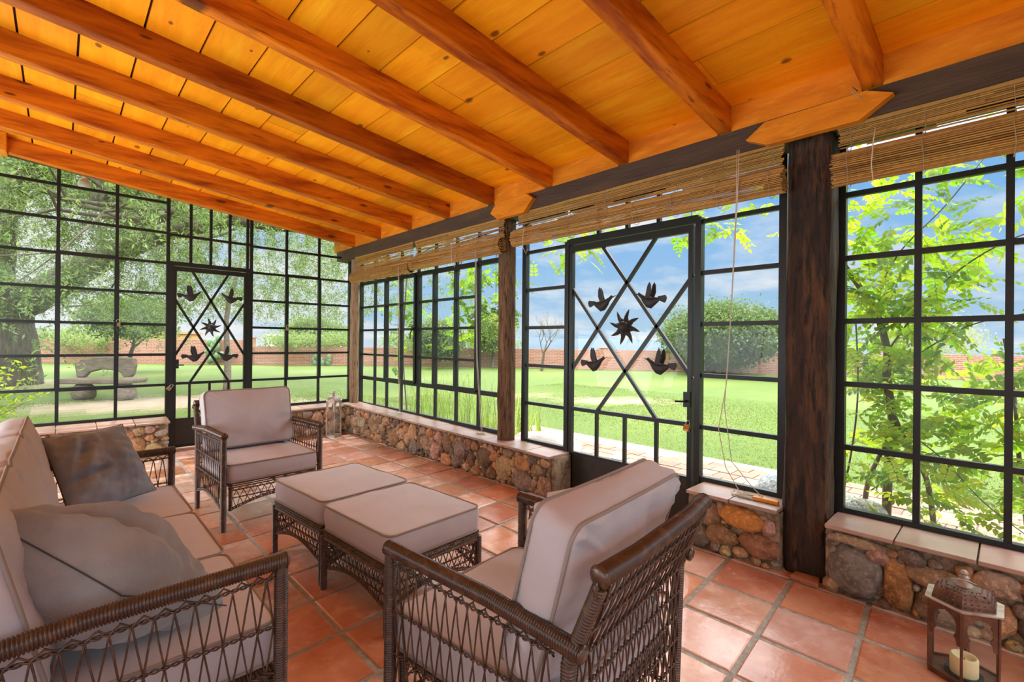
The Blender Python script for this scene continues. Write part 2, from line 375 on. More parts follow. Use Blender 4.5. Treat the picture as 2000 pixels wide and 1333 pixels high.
def brick_mat():
    m_ = bpy.data.materials.new('red_brick'); m_.use_nodes = True
    N, L = m_.node_tree.nodes, m_.node_tree.links; b = N['Principled BSDF']
    t = N.new('ShaderNodeTexCoord'); br = N.new('ShaderNodeTexBrick'); L.new(t.outputs['UV'], br.inputs['Vector'])
    br.inputs['Color1'].default_value = (.36,.115,.07,1); br.inputs['Color2'].default_value = (.45,.17,.11,1); br.inputs['Mortar'].default_value = (.48,.36,.30,1)
    br.inputs['Scale'].default_value = 1.0; br.inputs['Brick Width'].default_value = .30; br.inputs['Row Height'].default_value = .085; br.inputs['Mortar Size'].default_value = .012
    n_ = N.new('ShaderNodeTexNoise'); n_.inputs['Scale'].default_value = 1.3; L.new(t.outputs['UV'], n_.inputs['Vector'])
    x = N.new('ShaderNodeMix'); x.data_type = 'RGBA'; x.blend_type = 'MIX'; L.new(br.outputs[0], x.inputs[6]); x.inputs[7].default_value = (.45,.25,.19,1)
    r_ = N.new('ShaderNodeMapRange'); r_.inputs[1].default_value = .5; r_.inputs[2].default_value = .8; r_.inputs[4].default_value = .7; L.new(n_.outputs[0], r_.inputs[0]); L.new(r_.outputs[0], x.inputs[0])
    L.new(x.outputs[2], b.inputs['Base Color']); b.inputs['Roughness'].default_value = .95
    return m_
M['wallbrick'] = brick_mat()
# ================================================================== THE ROOM
XL, YB = -1.65, -3.6          # house side wall and rear wall, behind the camera
def zceil(x): return 2.87+.112*(3.1-x)
def vary(c, a, r_=rnd):
    k_ = 1+r_.uniform(-a, a); return tuple(max(0, q*k_*(1+r_.uniform(-a, a)*.35)) for q in c)

# floor: terracotta tiles in grey grout
b = MB()
TILES = [(.66,.33,.23),(.72,.41,.31),(.54,.22,.125),(.76,.49,.39),(.67,.42,.34),(.69,.31,.18),(.60,.27,.165)]
px_, py_ = .348, .357
for i in range(-8, 7):
    for j in range(-17, 14):
        x0 = .955+i*px_; y0 = 2.13+j*py_+.075*(x0-.96); g = .0115
        if x0+px_ < XL or y0 > 7.0 or y0+py_ < YB or x0 > 3.12: continue
        jt = lambda: rnd.uniform(-.003,.003)
        x1 = x0+px_; sk = .075*px_
        q = [(x0+g+jt(), y0+g+jt()), (x1-g+jt(), y0+sk+g+jt()), (x1-g+jt(), y0+sk+py_-g+jt()), (x0+g+jt(), y0+py_-g+jt())]
        cxx, cyy = sum(p[0] for p in q)/4, sum(p[1] for p in q)/4
        z = rnd.uniform(-.0015,.0015); tx, ty = rnd.uniform(-.004,.004), rnd.uniform(-.004,.004)
        vs = []
        for k_, zz in ((1.0,-.012),(.985,-.003),(.95,0.0)):
            for p in q:
                X, Y = cxx+(p[0]-cxx)*k_, cyy+(p[1]-cyy)*k_; vs.append((X, Y, z+zz+tx*(X-cxx)+ty*(Y-cyy)))
        fs = []
        for r_ in range(2):
            for m_ in range(4): fs.append((r_*4+m_, r_*4+(m_+1)%4, r_*4+4+(m_+1)%4, r_*4+4+m_))
        fs.append((8,9,10,11)); b.add(vs, fs, 0, False, vary(rnd.choice(TILES), .14))
b.box((XL,YB,-.05),(3.5,7.3,-.0065), 1)
fl = b.build('floor', [M['tile'], M['grout']]); tag(fl, 'glossy terracotta square tile floor with grey grout', 'floor', kind='structure')

# ceiling boards
b = MB(); pit = .277; x = 3.115+2*pit; nrm_x = .112
while x > XL-.1:
    x1 = x; x0 = x-pit+.0125; y = YB
    while y < 7.3:
        y1 = min(7.3, y+rnd.uniform(2.2,3.9)); dz = rnd.uniform(0,.004); c = vary((1.0,1.0,1.0), .13)
        vs = []
        for (X, Y) in ((x0,y),(x1,y),(x1,y1-.003),(x0,y1-.003)): vs.append((X,Y,zceil(X)+dz))
        vs += [(p[0],p[1],p[2]+.02) for p in vs]
        b.add(vs, [(0,3,2,1),(4,5,6,7),(0,1,5,4),(1,2,6,5),(2,3,7,6),(3,0,4,7)], 0, False, c); y = y1
    x -= pit
xa, xb = XL-.15, 3.75
b.add([(xa,YB-.1,zceil(xa)+.026),(xb,YB-.1,zceil(xb)+.026),(xb,7.4,zceil(xb)+.026),(xa,7.4,zceil(xa)+.026),
       (xa,YB-.1,zceil(xa)+.08),(xb,YB-.1,zceil(xb)+.08),(xb,7.4,zceil(xb)+.08),(xa,7.4,zceil(xa)+.08)],
      [(0,3,2,1),(4,5,6,7),(0,1,5,4),(1,2,6,5),(2,3,7,6),(3,0,4,7)], 1)
o = b.build('ceiling', [M['board'], M['dark_beam']]); tag(o, 'sloping ceiling of varnished orange pine boards', 'ceiling', kind='structure')

# rafters: each runs from the house wall down to the header on the right
names = {6.585:'varnished rafter directly above the glazed end wall', 5.82:'second rafter out from the glazed end wall', 5.05:'third rafter out from the glazed end wall',
 4.27:'fourth rafter out from the glazed end wall', 3.53:'dark streaked rafter ending above the middle timber post', 2.765:'wide reddish rafter ending above the sidelight left of the glass door',
 2.0:'rafter with dark mottled side ending above the glass door', 1.24:'rafter ending at the left tip of the large arrow corbel', .467:'nearest rafter, ending above the large arrow corbel with a wire loop'}
yb = [6.585,5.82,5.05,4.27,3.53,2.765,2.0,1.24,.467,-.30,-1.07,-1.84,-2.6]
for y in yb:
    b = MB(); w = .092; x0, x1 = XL, 3.112
    n_ = 14; vs = []; fs = []
    for i in range(n_+1):
        X = x0+(x1-x0)*i/n_; jz = rnd.uniform(-.002,.002); jy = rnd.uniform(-.0025,.0025)
        zb = 2.715+.112*(3.1-X)+jz; zt = zceil(X)+.004
        e_ = .006
        vs += [(X,y+e_+jy,zb),(X,y+w-e_+jy,zb),(X,y+w+jy,zb+e_),(X,y+w,zt),(X,y,zt),(X,y+jy,zb+e_)]
    for i in range(n_):
        for k_ in range(6): fs.append((i*6+k_, i*6+(k_+1)%6, i*6+6+(k_+1)%6, i*6+6+k_))
    fs += [(5,4,3,2,1,0), tuple(n_*6+k_ for k_ in range(6))]
    t_ = {3.53:(.62,.52,.5), 2.0:(.85,.75,.7)}.get(y, vary((1,1,1), .1))
    b.add(vs, fs, 0, False, t_)
    o = b.build('ceiling_beam', M['beam'], origin=(rnd.uniform(-.8,2.6), y, 3.0))
    tag(o, names.get(y, 'rafter behind the camera'), 'beam', 'rafters under the sloping ceiling', 'structure')
b = MB(); 
for i in range(len(yb)):
    ya = yb[i]+.092 if i < len(yb) else 0
    y1 = yb[i-1] if i else 7.3
    b.box((3.105, ya, 2.704), (3.145, y1, 2.92), 0, vary((1,1,1), .1))
o = b.build('trim_1', M['plank']); tag(o, 'orange pine blocking boards between the rafter ends', 'trim', kind='structure')

b = MB(); ys = np.linspace(YB, 7.2, 60); vs = []; fs = []
for Y in ys:
    j1, j2 = rnd.uniform(-.003,.003), rnd.uniform(-.003,.003)
    vs += [(3.10+j1,Y,2.555+j2),(3.32,Y,2.555+j2),(3.32,Y,2.705),(3.10+j1*.5,Y,2.705)]
for i in range(len(ys)-1):
    for k_ in range(4): fs.append((i*4+k_, i*4+4+k_, i*4+4+(k_+1)%4, i*4+(k_+1)%4))
b.add(vs, fs)
o = b.build('header_beam', M['dark_beam']); tag(o, 'long dark weathered header beam over the right-hand windows', 'beam', kind='structure')

# corbels: arrow-ended planks nailed to the header over the posts
def corbel(yc, zc, sx, sz, label, x=3.048):
    poly = [(.36,-.01),(.25,.068),(-.245,.072),(-.36,.02),(-.215,-.075),(.235,-.072)]
    o = MB().prism(poly, lambda u,v,d: (x+d, yc+u*sx, zc+v*sz), 0, .056).build('corbel', M['plank'], origin=(x,yc,zc), bevel=.004)
    tag(o, label, 'corbel', 'arrow ended corbels on the header', 'structure')
corbel(.775, 2.612, 1.0, 1.0, 'large orange corbel with arrow-shaped ends above the thick dark post')
corbel(3.24, 2.615, .80, 1.15, 'small orange corbel with arrow-shaped ends above the slim middle post')

# posts
def post(name, c, w, d, z0, z1, m_, label, seed, rnd_=.012, round_=.25):
    r_ = random.Random(seed); b = MB(); nz = 46; n = 20; vs = []; fs = []
    off = Vector((seed*3.1, seed*1.7, 0))
    for i in range(nz+1):
        z = z0+(z1-z0)*i/nz
        for j in range(n):
            a = 2*PI*j/n+PI/4; ca, sa = math.cos(a), math.sin(a)
            p = 2/(round_*1.0+.25); k_ = (abs(ca)**p+abs(sa)**p)**(-1/p)
            dx, dy = ca*k_*w/2, sa*k_*d/2
            nn = mnoise.noise(Vector((dx*9, dy*9, z*1.6))+off)*rnd_+mnoise.noise(Vector((dx*45, dy*45, z*4))+off)*rnd_*.45
            f_ = 1+nn/max(w,d)*2
            vs.append((c[0]+dx*f_+.006*math.sin(z*1.7+seed), c[1]+dy*f_+.006*math.sin(z*2.1+seed*2), z))
    for i in range(nz):
        for j in range(n): fs.append((i*n+j, i*n+(j+1)%n, (i+1)*n+(j+1)%n, (i+1)*n+j))
    fs += [tuple(reversed(range(n))), tuple(nz*n+j for j in range(n))]
    b.add(vs, fs, 0, True); o = b.build(name, m_, origin=(c[0],c[1],z0))
    return tag(o, label, 'post', 'timber posts along the glass wall', 'structure')
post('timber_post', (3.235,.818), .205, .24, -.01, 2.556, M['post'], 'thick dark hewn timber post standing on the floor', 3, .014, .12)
post('timber_post', (3.235,3.475), .155, .165, .36, 2.556, M['post_brown'], 'slim weathered timber post on the sill left of the glass door with doves', 5, .012, .5)
post('timber_post', (3.215,6.80), .13, .14, .40, 2.62, M['log_lit'], 'brightly lit weathered log post in the far window corner', 9, .01, .8)
post('timber_post', (3.235,-1.62), .205, .24, -.01, 2.556, M['post'], 'dark timber post behind the camera', 13, .014, .12)

# low rubble walls
STONES = [(.44,.30,.17),(.33,.20,.11),(.46,.25,.12),(.27,.23,.19),(.40,.26,.20),(.22,.155,.11),(.52,.39,.26),(.36,.22,.12),(.19,.155,.12),(.40,.29,.18)]
def rubble(name, L, H, to3, seed, label, special=(), warm=1.0, depth=.38, hfun=None, density=1.0):
    """to3(u, v, d): u along, v up, d out of the wall face into the room"""
    r_ = random.Random(seed); b = MB(); st = list(special); H_ = hfun or (lambda u: H)
    for (ra, rb, tries) in ((.085,.12,60),(.06,.085,170),(.042,.06,420),(.028,.042,900),(.017,.028,1300)):
        for _ in range(int(tries*L/3.5*density)):
            rx = r_.uniform(ra, rb); ry = rx*r_.uniform(.62,1.05)
            if r_.random() < .3: rx, ry = ry, rx
            u = r_.uniform(rx*.8, L-rx*.8); v = r_.uniform(ry*.75, max(ry*.75, H_(u)-ry*.95-.008))
            if v+ry > H_(u)+.002: continue
            ok = True
            for (u2,v2,rx2,ry2,_c) in st:
                d = math.hypot((u-u2)/(rx+rx2), (v-v2)/(ry+ry2))
                if d < .90: ok = False; break
            if ok: st.append((u,v,rx,ry,tuple(1.15*q for q in vary(r_.choice(STONES), .22, r_))))
    for i, (u,v,rx,ry,c) in enumerate(st):
        dp = min(.055, .6*min(rx,ry)+.016); tmp = MB().rock((0,0,0), (1,1,1), seed*1000+i, cuts=16, sub=2 if rx < .03 else 3); an = r_.uniform(-.5,.5); ca, sa = math.cos(an), math.sin(an)
        b.add([to3(u+(p[0]*ca-p[1]*sa)*rx*1.2, max(0,min(H_(min(L,max(0,u)))-.004, v+(p[0]*sa+p[1]*ca)*ry*1.2)), p[2]*dp+.002) for p in tmp.v], tmp.f, 0, True, tuple(min(1,q*warm) for q in c))
    nu, nv = max(4, int(L/.022)), int(H/.022)+1; vs = []; fs = []
    for j in range(nv+1):
        for i in range(nu+1):
            u = L*i/nu; v = H_(u)*j/nv
            d = -.006+mnoise.noise(Vector((u*14, v*14, seed)))*.013+mnoise.noise(Vector((u*40, v*40, seed)))*.008
            vs.append(to3(u, v, d))
    for j in range(nv):
        for i in range(nu): fs.append((j*(nu+1)+i, j*(nu+1)+i+1, (j+1)*(nu+1)+i+1, (j+1)*(nu+1)+i))
    b.add(vs, fs, 1, True)
    c8 = [to3(u, v*H_(u)*.985, d) for d in (-.012, -depth) for u, v in ((0,0),(L,0),(L,1),(0,1))]
    b.add(c8, [(0,1,2,3),(7,6,5,4),(0,4,5,1),(1,5,6,2),(2,6,7,3),(3,7,4,0)], 1)
    o = b.build(name, [M['stone'], M['mortar']]); return tag(o, label, 'wall', kind='structure')
def zsA(y): return .366+.0122*(y-2.7)
rubble('wall_right', 4.06, .40, lambda u,v,d: (3.075-d, 2.735+u, v), 11, 'low rubble stone wall under the far right-hand window', hfun=lambda u: zsA(2.735+u)-.022)
rubble('wall_right', .56, .35, lambda u,v,d: (3.085-d, .938+u, v), 12, 'short rubble wall between the glass door and the thick post', special=[(.22,.262,.13,.062,(.60,.27,.07)),(.11,.12,.10,.07,(.34,.17,.10)),(.44,.25,.10,.075,(.36,.24,.14)),(.33,.12,.09,.06,(.33,.21,.11))], hfun=lambda u: .347)
rubble('wall_right', 2.4, .35, lambda u,v,d: (3.075-d, -1.70+u, v), 14, 'low rubble wall right of the thick post, with a big grey boulder', special=[(2.265,.145,.112,.125,(.24,.225,.205)),(2.09,.135,.055,.125,(.43,.23,.09)),(1.93,.09,.10,.075,(.30,.21,.14)),(1.93,.225,.11,.05,(.40,.28,.17)),(1.55,.10,.11,.08,(.12,.105,.095)),(1.50,.24,.12,.055,(.40,.25,.13)),(2.25,.305,.12,.026,(.42,.31,.2))], hfun=lambda u: .347)
rubble('wall_end', 2.56, .37, lambda u,v,d: (-1.63+u, 6.775-d, v), 15, 'slightly paler rubble wall under the left end window', warm=1.1, hfun=lambda u: .362)  # stone colours scaled up slightly on the end walls
rubble('wall_end', 1.21, .38, lambda u,v,d: (1.875+u, 6.775-d, v), 16, 'rubble wall in the far corner behind the armchair', warm=1.1, hfun=lambda u: .372)
def sill(a, n, to3, label, num, seed):
    r_ = random.Random(seed); b = MB(); L = a/n
    for i in range(n):
        u0, u1 = i*L+.003, (i+1)*L-.003; dz = r_.uniform(-.002,.002); e_ = r_.uniform(-.006,.006)
        ps = [to3(u0,0+e_,dz),to3(u1,0+e_,dz),to3(u1,1,dz),to3(u0,1,dz)]
        vs = [Vector(p)-Vector((0,0,.022)) for p in ps]+[Vector(p) for p in ps]
        b.add(vs, [(0,3,2,1),(4,5,6,7),(0,1,5,4),(1,2,6,5),(2,3,7,6),(3,0,4,7)], 0, False, vary((1,1,1), .13, r_))
    o = b.build('trim_%d' % num, M['sill'], bevel=.004); tag(o, label, 'sill', kind='structure')
sill(4.12, 14, lambda u,t,dz: (3.035+t*.37, 2.72+u, zsA(2.72+u)+dz), 'pinkish tile sill under the far right-hand window', 2, 1)
sill(.56, 2, lambda u,t,dz: (3.045+t*.36, .937+u, .370+dz), 'short pale tile sill holding the tangled cord', 3, 2)
sill(2.4, 8, lambda u,t,dz: (3.035+t*.37, -1.70+u, .370+dz), 'pale tile sill right of the thick post', 4, 3)
sill(2.575, 8, lambda u,t,dz: (-1.63+u, 6.735+t*.40, .384+.034*t+dz), 'sunlit tile sill under the left end window', 5, 4)
sill(1.20, 4, lambda u,t,dz: (1.865+u, 6.735+t*.40, .394+.026*t+dz), 'tile sill in the far corner by the tall lantern', 6, 5)
# concrete end of the stone wall at the door jamb
o = MB().box((3.09,2.705,0),(3.36,2.738,.342)).build('trim_7', M['mortar']); tag(o, 'rendered end of the rubble wall at the door jamb', 'trim', kind='structure')

# house wall on the left and rear wall (outside the frame)
o = MB().box((XL-.2,YB-.2,-.05),(XL,7.3,3.6)).build('wall_left', M['plaster']); tag(o, 'white plastered house wall left of the sofa', 'wall', kind='structure')
b = MB(); b.box((XL,YB-.15,-.05),(3.5,YB,.45)); o = b.build('wall_back', M['plaster']); tag(o, 'low white wall at the rear of the room', 'wall', kind='structure')
o = MB().box((-1.2,6.46,3.085),(-.37,6.70,3.26)).build('bracket_block', M['plank'], bevel=.006); tag(o, 'pale wooden block at the upper left under the ceiling', 'block', kind='structure')
o = MB().prism([(-1.64,3.345),(3.3,2.858),(3.3,2.90),(-1.64,3.46)], lambda u,v,d: (u,7.05+d,v), .02, .09).build('trim_8', M['dark_beam']); tag(o, 'dark sloped board closing the top of the end glazing', 'trim', kind='structure')

# ------------------------------------------------------------------ windows
PE = lambda u, z, d=0: (u, 7.05-d, z)         # end wall; d is towards the room
PR = lambda u, z, d=0: (3.34-d, u, z)         # right wall
NE, NR = (0,1,0), (1,0,0)
def zrail(x): return 2.855+.0985*(3.3-x)
def bars(b, P, N_, lst, w=.030, d=.034, off=0):
    for (u0,z0,u1,z1,*o_) in lst:
        fl_ = .0045 if abs(z1-z0) < 1e-6 else (.002 if abs(u1-u0) > 1e-6 else 0)   # crossing bars are not flush
        b.bar(P(u0,z0,off), P(u1,z1,off), o_[0] if o_ else w, (o_[1] if len(o_) > 1 else d)-fl_, N_)
def pane(P, poly, name, root, o_, m_=None, d=-.004):
    b = MB(); n = len(poly)
    b.add([P(u,z,d) for u,z in poly], [tuple(range(n))]); return b.build(name, m_ or M['glass'], root, origin=o_)
def casement(P, N_, u0, u1, z0, z1, rows, cols, root, o_, latch=None):
    b = MB(); bars(b, P, N_, [(u0,z0,u1,z0),(u0,z1,u1,z1),(u0,z0,u0,z1),(u1,z0,u1,z1)], .042, .03, .028)
    bars(b, P, N_, [(u0,r_,u1,r_) for r_ in rows]+[(c_,z0,c_,z1) for c_ in cols], .024, .026, .028)
    s_ = b.build('casement', M['steel'], root, origin=o_)
    if latch:
        u, z = latch; h = MB().bar(P(u,z-.02,.06), P(u,z+.02,.06), .03, .03, N_).tube([P(u,z,.07),P(u+.02,z-.06,.085),P(u+.03,z-.13,.08)], .007, 6).tube([P(u,z,.07),P(u-.015,z+.05,.08)], .006, 6)
        c = h.build('handle', M['steel']); c.parent = s_; c.location = tuple(-q for q in o_)
    return s_
def window(name, label, base, P, N_, frame, mull, panes, cas=(), dusty=False):
    t = thing(name, label, 'window', base, kind='structure')
    b = MB(); bars(b, P, N_, frame, .05, .05); b.build('frame', M['steel'], t, origin=base)
    b = MB(); bars(b, P, N_, mull); b.build('glazing_bars', M['steel'], t, origin=base)
    for poly in panes: pane(P, poly, 'glass_pane', t, base, M['dusty_glass'] if dusty else M['glass'])
    for c_ in cas: casement(P, N_, *c_[:6], t, base, *c_[6:])
    return t
colsL = [-1.47,-.985,-.5,-.015,.47]; rowsL = [.79,1.155,1.515,1.89,2.262,2.627,2.99]
uclip = lambda z: min(.957, 3.3-(z-2.855)/.0985)
window('window_1', 'left steel-framed end window looking onto the large tree and log bench', (-.3,7.05,.40), PE, NE,
  [(-1.62,.415,.957,.415),(-1.62,.4,-1.62,zrail(-1.62)),(.948,.4,.948,zrail(.95),.035),(-1.62,zrail(-1.62),.957,zrail(.957))],
  [(u,.415,u,zrail(u)) for u in colsL]+[(-1.62,z,uclip(z),z) for z in rowsL],
  [[(-1.62,.415),(.957,.415),(.957,zrail(.957)),(-1.62,zrail(-1.62))]],
  [(-.015,.47,.79,2.262,[1.155,1.515,1.89],[],(.455,1.505))], True)
window('window_2', 'right steel-framed end window in the far corner', (2.5,7.05,.41), PE, NE,
  [(1.86,.42,3.31,.42),(1.862,.4,1.862,zrail(1.855),.035),(3.265,.4,3.265,zrail(3.265),.08),(1.855,zrail(1.855),3.31,zrail(3.31))],
  [(u,.42,u,zrail(u)) for u in (2.313,2.77)]+[(1.86,z,3.27,z) for z in (.80,1.16,1.508,1.872,2.248,2.60)],
  [[(1.86,.42),(3.27,.42),(3.27,zrail(3.27)),(1.86,zrail(1.86))]],
  [(2.313,2.77,.80,2.248,[1.16,1.508,1.872],[])], True)
window('window_3', 'small-paned transom above the end door', (1.4,7.05,2.27), PE, NE,
  [(.957,2.275,1.855,2.275,.03),(.957,zrail(.957),1.855,zrail(1.855))],
  [(u,2.275,u,zrail(u)) for u in (1.178,1.393,1.606,1.815)]+[(.957,2.613,1.855,2.613)],
  [[(.957,2.275),(1.855,2.275),(1.855,zrail(1.855)),(.957,zrail(.957))]], (), True)
cA = [6.40,6.05,5.66,5.245,4.858,4.434,4.03]
window('window_4', 'wide steel window with two opening casements on the right wall', (3.34,5.2,.40), PR, NR,
  [(6.845,.398,3.50,.398),(6.845,.38,6.845,2.55),(3.52,.38,3.52,2.55),(6.845,.79,3.5,.79,.05,.05),(6.845,2.205,3.5,2.205,.05,.05),(5.245,.79,5.245,2.205,.07)],
  [(u,.41,u,2.55) for u in cA]+[(6.845,z,4.03,z) for z in (1.14,1.50,1.845)],
  [[(6.845,.40),(3.52,.40),(3.52,2.55),(6.845,2.55)]],
  [(6.05,5.285,.81,2.19,[1.14,1.50,1.845],[5.66],(5.29,1.50)),(4.858,4.04,.81,2.19,[1.14,1.50,1.845],[4.434])])
rowsB = [.75,1.12,1.487,1.855,2.225]
window('window_5', 'narrow sidelight left of the glass door with doves', (3.34,3.05,.37), PR, NR,
  [(3.32,.375,2.80,.375),(3.315,.36,3.315,2.55),(2.80,2.54,3.32,2.54)], [(3.31,z,2.80,z) for z in rowsB], [[(3.315,.38),(2.80,.38),(2.80,2.55),(3.315,2.55)]])
window('window_6', 'narrow sidelight between the glass door and the thick post', (3.34,1.27,.37), PR, NR,
  [(1.53,.375,.98,.375),(1.0,.36,1.0,2.55,.045),(1.53,2.54,.98,2.54)], [(1.53,z,1.0,z) for z in rowsB], [[(1.53,.38),(1.0,.38),(1.0,2.55),(1.53,2.55)]])
window('window_7', 'small transom above the glass door with doves, half behind the blind', (3.34,2.16,2.25), PR, NR,
  [(2.74,2.262,1.56,2.262,.03),(2.74,2.54,1.56,2.54)], [(u,2.25,u,2.55) for u in (2.436,2.152,1.872)], [[(2.74,2.25),(1.56,2.25),(1.56,2.55),(2.74,2.55)]])
window('window_8', 'large steel-framed window right of the thick post, vine outside', (3.34,-.4,.37), PR, NR,
  [(.715,.375,-1.75,.375),(.71,.36,.71,2.55,.085),(.715,2.54,-1.75,2.54)], [(u,.375,u,2.55) for u in (.345,.005,-.335,-.675,-1.015,-1.355)]+[(.7,z,-1.75,z) for z in rowsB],
  [[(.70,.38),(-1.75,.38),(-1.75,2.55),(.70,2.55)]])
PB = lambda u, z, d=0: (u, YB-.05+d, z)
window('window_9', 'open bar grid in the unseen rear wall, added to let daylight in', (.5,YB-.05,.45), PB, NE,
  [(-1.6,.46,3.3,.46),(-1.6,2.85,3.3,2.85)], [(u,.46,u,2.85) for u in (-1.0,-.4,.2,.8,1.4,2.0,2.6,3.2)]+[(-1.6,z,3.3,z) for z in (.9,1.4,1.9,2.4)], [])  # rear opening behind the camera, made to admit sky light

# ------------------------------------------------------------------ doors
def dove(P, N_, u, z, s, dirn, root, o_):
    """sheet-metal dove about s long; dirn=+1 head towards +u"""
    b = MB(); X = lambda a, c, d=0: P(u+dirn*a*s, z+c*s, .03+d)
    spine = [(-.50,.00,.02),(-.34,-.02,.055),(-.2,-.07,.12),(-.02,-.12,.20),(.14,-.08,.20),(.26,.02,.15),(.33,.11,.095),(.385,.165,.085),(.43,.175,.06)]
    vs = []; fs = []; n = 10
    for i, (a,c,r_) in enumerate(spine):
        for j in range(n):
            w = 2*PI*j/n; vs.append(X(a+.15*math.cos(w)*r_, c+math.cos(w)*r_, math.sin(w)*r_*.55*s))
    for i in range(len(spine)-1):
        for j in range(n): fs.append((i*n+j, i*n+(j+1)%n, (i+1)*n+(j+1)%n, (i+1)*n+j))
    fs += [tuple(reversed(range(n))), tuple((len(spine)-1)*n+j for j in range(n))]
    b.add(vs, fs, 0, True)
    b.prism([(.45,.20),(.60,.225),(.45,.155)], X, -.006, .006)
    b.prism([(-.30,.07),(-.56,.10),(-.60,.02),(-.57,-.09),(-.52,-.15),(-.30,-.05)], X, -.006, .006)
    d_ = b.build('dove', M['bird'], root, origin=o_)
    for zz, (lean, dd) in ((1,(0,.022)),(2,(.07,-.022))):
        w = MB().prism([(-.02-lean,.02),(-.10-lean,.22),(-.09-lean,.45),(-.04-lean,.56),(.02-lean,.47),(.06-lean,.36),(.08-lean,.26),(.13-lean*.5,.02)], lambda a,c,d: X(a,c,d+dd), -.004, .004).build('wing', M['bird'], bevel=.002)
        w.parent = d_; w.location = tuple(-q for q in o_)
    return d_
def sun_orn(P, u, z, r0, root, o_):
    b = MB(); n = 8; prof = []
    for k_ in range(n):
        a = 2*PI*k_/n+.12
        for da, rr in ((-.28,.42),(-.10,.62),(.06,.85),(.16,1.0),(.20,.80),(.24,.58)): prof.append((a+da, rr*r0))
    poly = [(math.cos(a)*r_, math.sin(a)*r_) for a, r_ in prof]
    X = lambda a,c,d: P(u+a, z+c, .03+d)
    m = len(poly); vs = [X(0,0,.03)]+[X(a,c,.004) for a,c in poly]+[X(a,c,-.004) for a,c in poly]+[X(0,0,-.01)]
    fs = [(0,1+i,1+(i+1)%m) for i in range(m)]+[(1+i,1+m+i,1+m+(i+1)%m,1+(i+1)%m) for i in range(m)]+[(2*m+1,1+m+(i+1)%m,1+m+i) for i in range(m)]
    b.add(vs, fs); b.sphere(X(0,0,.012), tuple([r0*.34]*3) if False else r0*.34, 14, 8)
    return b.build('sun_ornament', M['bird'], root, origin=o_)
def door(name, label, base, P, N_, uL, uR, fL, fR, ztop, zbar, zpan, tL, tR, zh, zl, bL, bR, vb, doves, sunp, sunr, ds, lock, lside):
    # uL/uR: left and right edge as seen from inside
    t = thing(name, label, 'door', base, kind='structure'); b = MB()
    bars(b, P, N_, [(fL,-.005,fL,ztop+.05,.044,.06),(fR,-.005,fR,ztop+.05,.044,.06),(fL,ztop+.04,fR,ztop+.04,.05,.06)], 0, 0)
    b.build('door_frame', M['steel'], t, origin=base)
    s_ = 1 if uR > uL else -1
    b = MB(); bars(b, P, N_, [(uL+s_*.014,.02,uL+s_*.014,ztop,.032),(uR-s_*.014,.02,uR-s_*.014,ztop,.032),(uL,ztop-.02,uR,ztop-.02,.055),(uL,zbar,uR,zbar,.032),(uL,zpan,uR,zpan,.02),(uL,.03,uR,.03,.03)], .04, .04, .005)
    b.build('door_leaf', M['steel'], t, origin=base)
    b = MB(); b.prism([(uL,.012),(uR,.012),(uR,zpan),(uL,zpan)], P, -.008, .012); b.build('kick_panel', M['panel'], t, origin=base, bevel=.003)
    for (a,c,d,e_) in ((uL,zh,bR,zbar),(tR,ztop,uL,zl),(tL,ztop,uR,zl),(uR,zh,bL,zbar)):
        q = MB(); bars(q, P, N_, [(a,c,d,e_)], .026, .026, .0); q.build('lattice_bar', M['steel'], t, origin=base)
    for u in vb:
        q = MB(); bars(q, P, N_, [(u,zpan,u,zbar)], .026, .026, .0); q.build('upright_bar', M['steel'], t, origin=base)
    pane(P, [(uL,zpan),(uR,zpan),(uR,ztop),(uL,ztop)], 'glass_pane', t, base, d=-.02)
    for (u,z,dn) in doves: dove(P, N_, u, z, ds, dn, t, base)
    sun_orn(P, *sunp, sunr, t, base)
    u, z = lock; b = MB(); b.bar(P(u,z-.055,.03), P(u,z+.055,.03), .05, .03, N_); b.tube([P(u,z-.01,.05),P(u,z-.01,.075),P(u+lside*.07,z-.015,.078)], .008, 8)
    b.build('latch', M['steel'], t, origin=base)
    return t
door('door_1', 'steel end door with lattice bars, four doves and a sun', (1.4,7.05,0), PE, NE, 1.005,1.805,.985,1.828,2.225,.80,.36,1.178,1.612,1.858,1.105,1.178,1.604,(1.178,1.392,1.604),
     [(1.177,1.885,1),(1.615,1.885,-1),(1.223,1.135,1),(1.57,1.135,-1)], (1.394,1.495), .125, .235, (1.035,1.04), 1)
door('door_2', 'steel glass door with lattice bars, four doves and a sun on the right wall', (3.34,2.16,0), PR, NR, 2.735,1.595,2.768,1.55,2.205,.757,.366,2.425,1.868,1.85,1.087,2.443,1.881,(2.443,2.165,1.881),
     [(2.38,1.685,-1),(1.93,1.69,1),(2.455,1.175,-1),(1.845,1.18,1)], (2.155,1.475), .148, .235, (1.62,.94), 1)
def padlock(loc, N_, label):
    t = thing('padlock', label, 'padlock', loc, group='brass padlocks on the steel frames')
    b = MB().box((-.022,-.014,-.055),(.022,.014,-.01)); b.build('body', M['brass'], t, bevel=.004)
    MB().tube([(-.014,0,-.012),(-.014,0,.012),(-.008,0,.024),(.008,0,.024),(.014,0,.012),(.014,0,-.012)], .0035, 8).build('shackle', M['chrome'], t)
    return t
padlock((.985,7.012,.77), NE, 'brass padlock hanging on the left jamb of the end door').rotation_euler = (0,.7,0)
padlock((3.303,1.612,.765), NR, 'brass padlock on the right stile of the big glass door').rotation_euler = (.5,0,PI/2)
padlock((.482,7.005,1.535), NE, 'small brass padlock on the left end casement')
padlock((2.318,7.005,1.53), NE, 'small brass padlock on the right end casement')

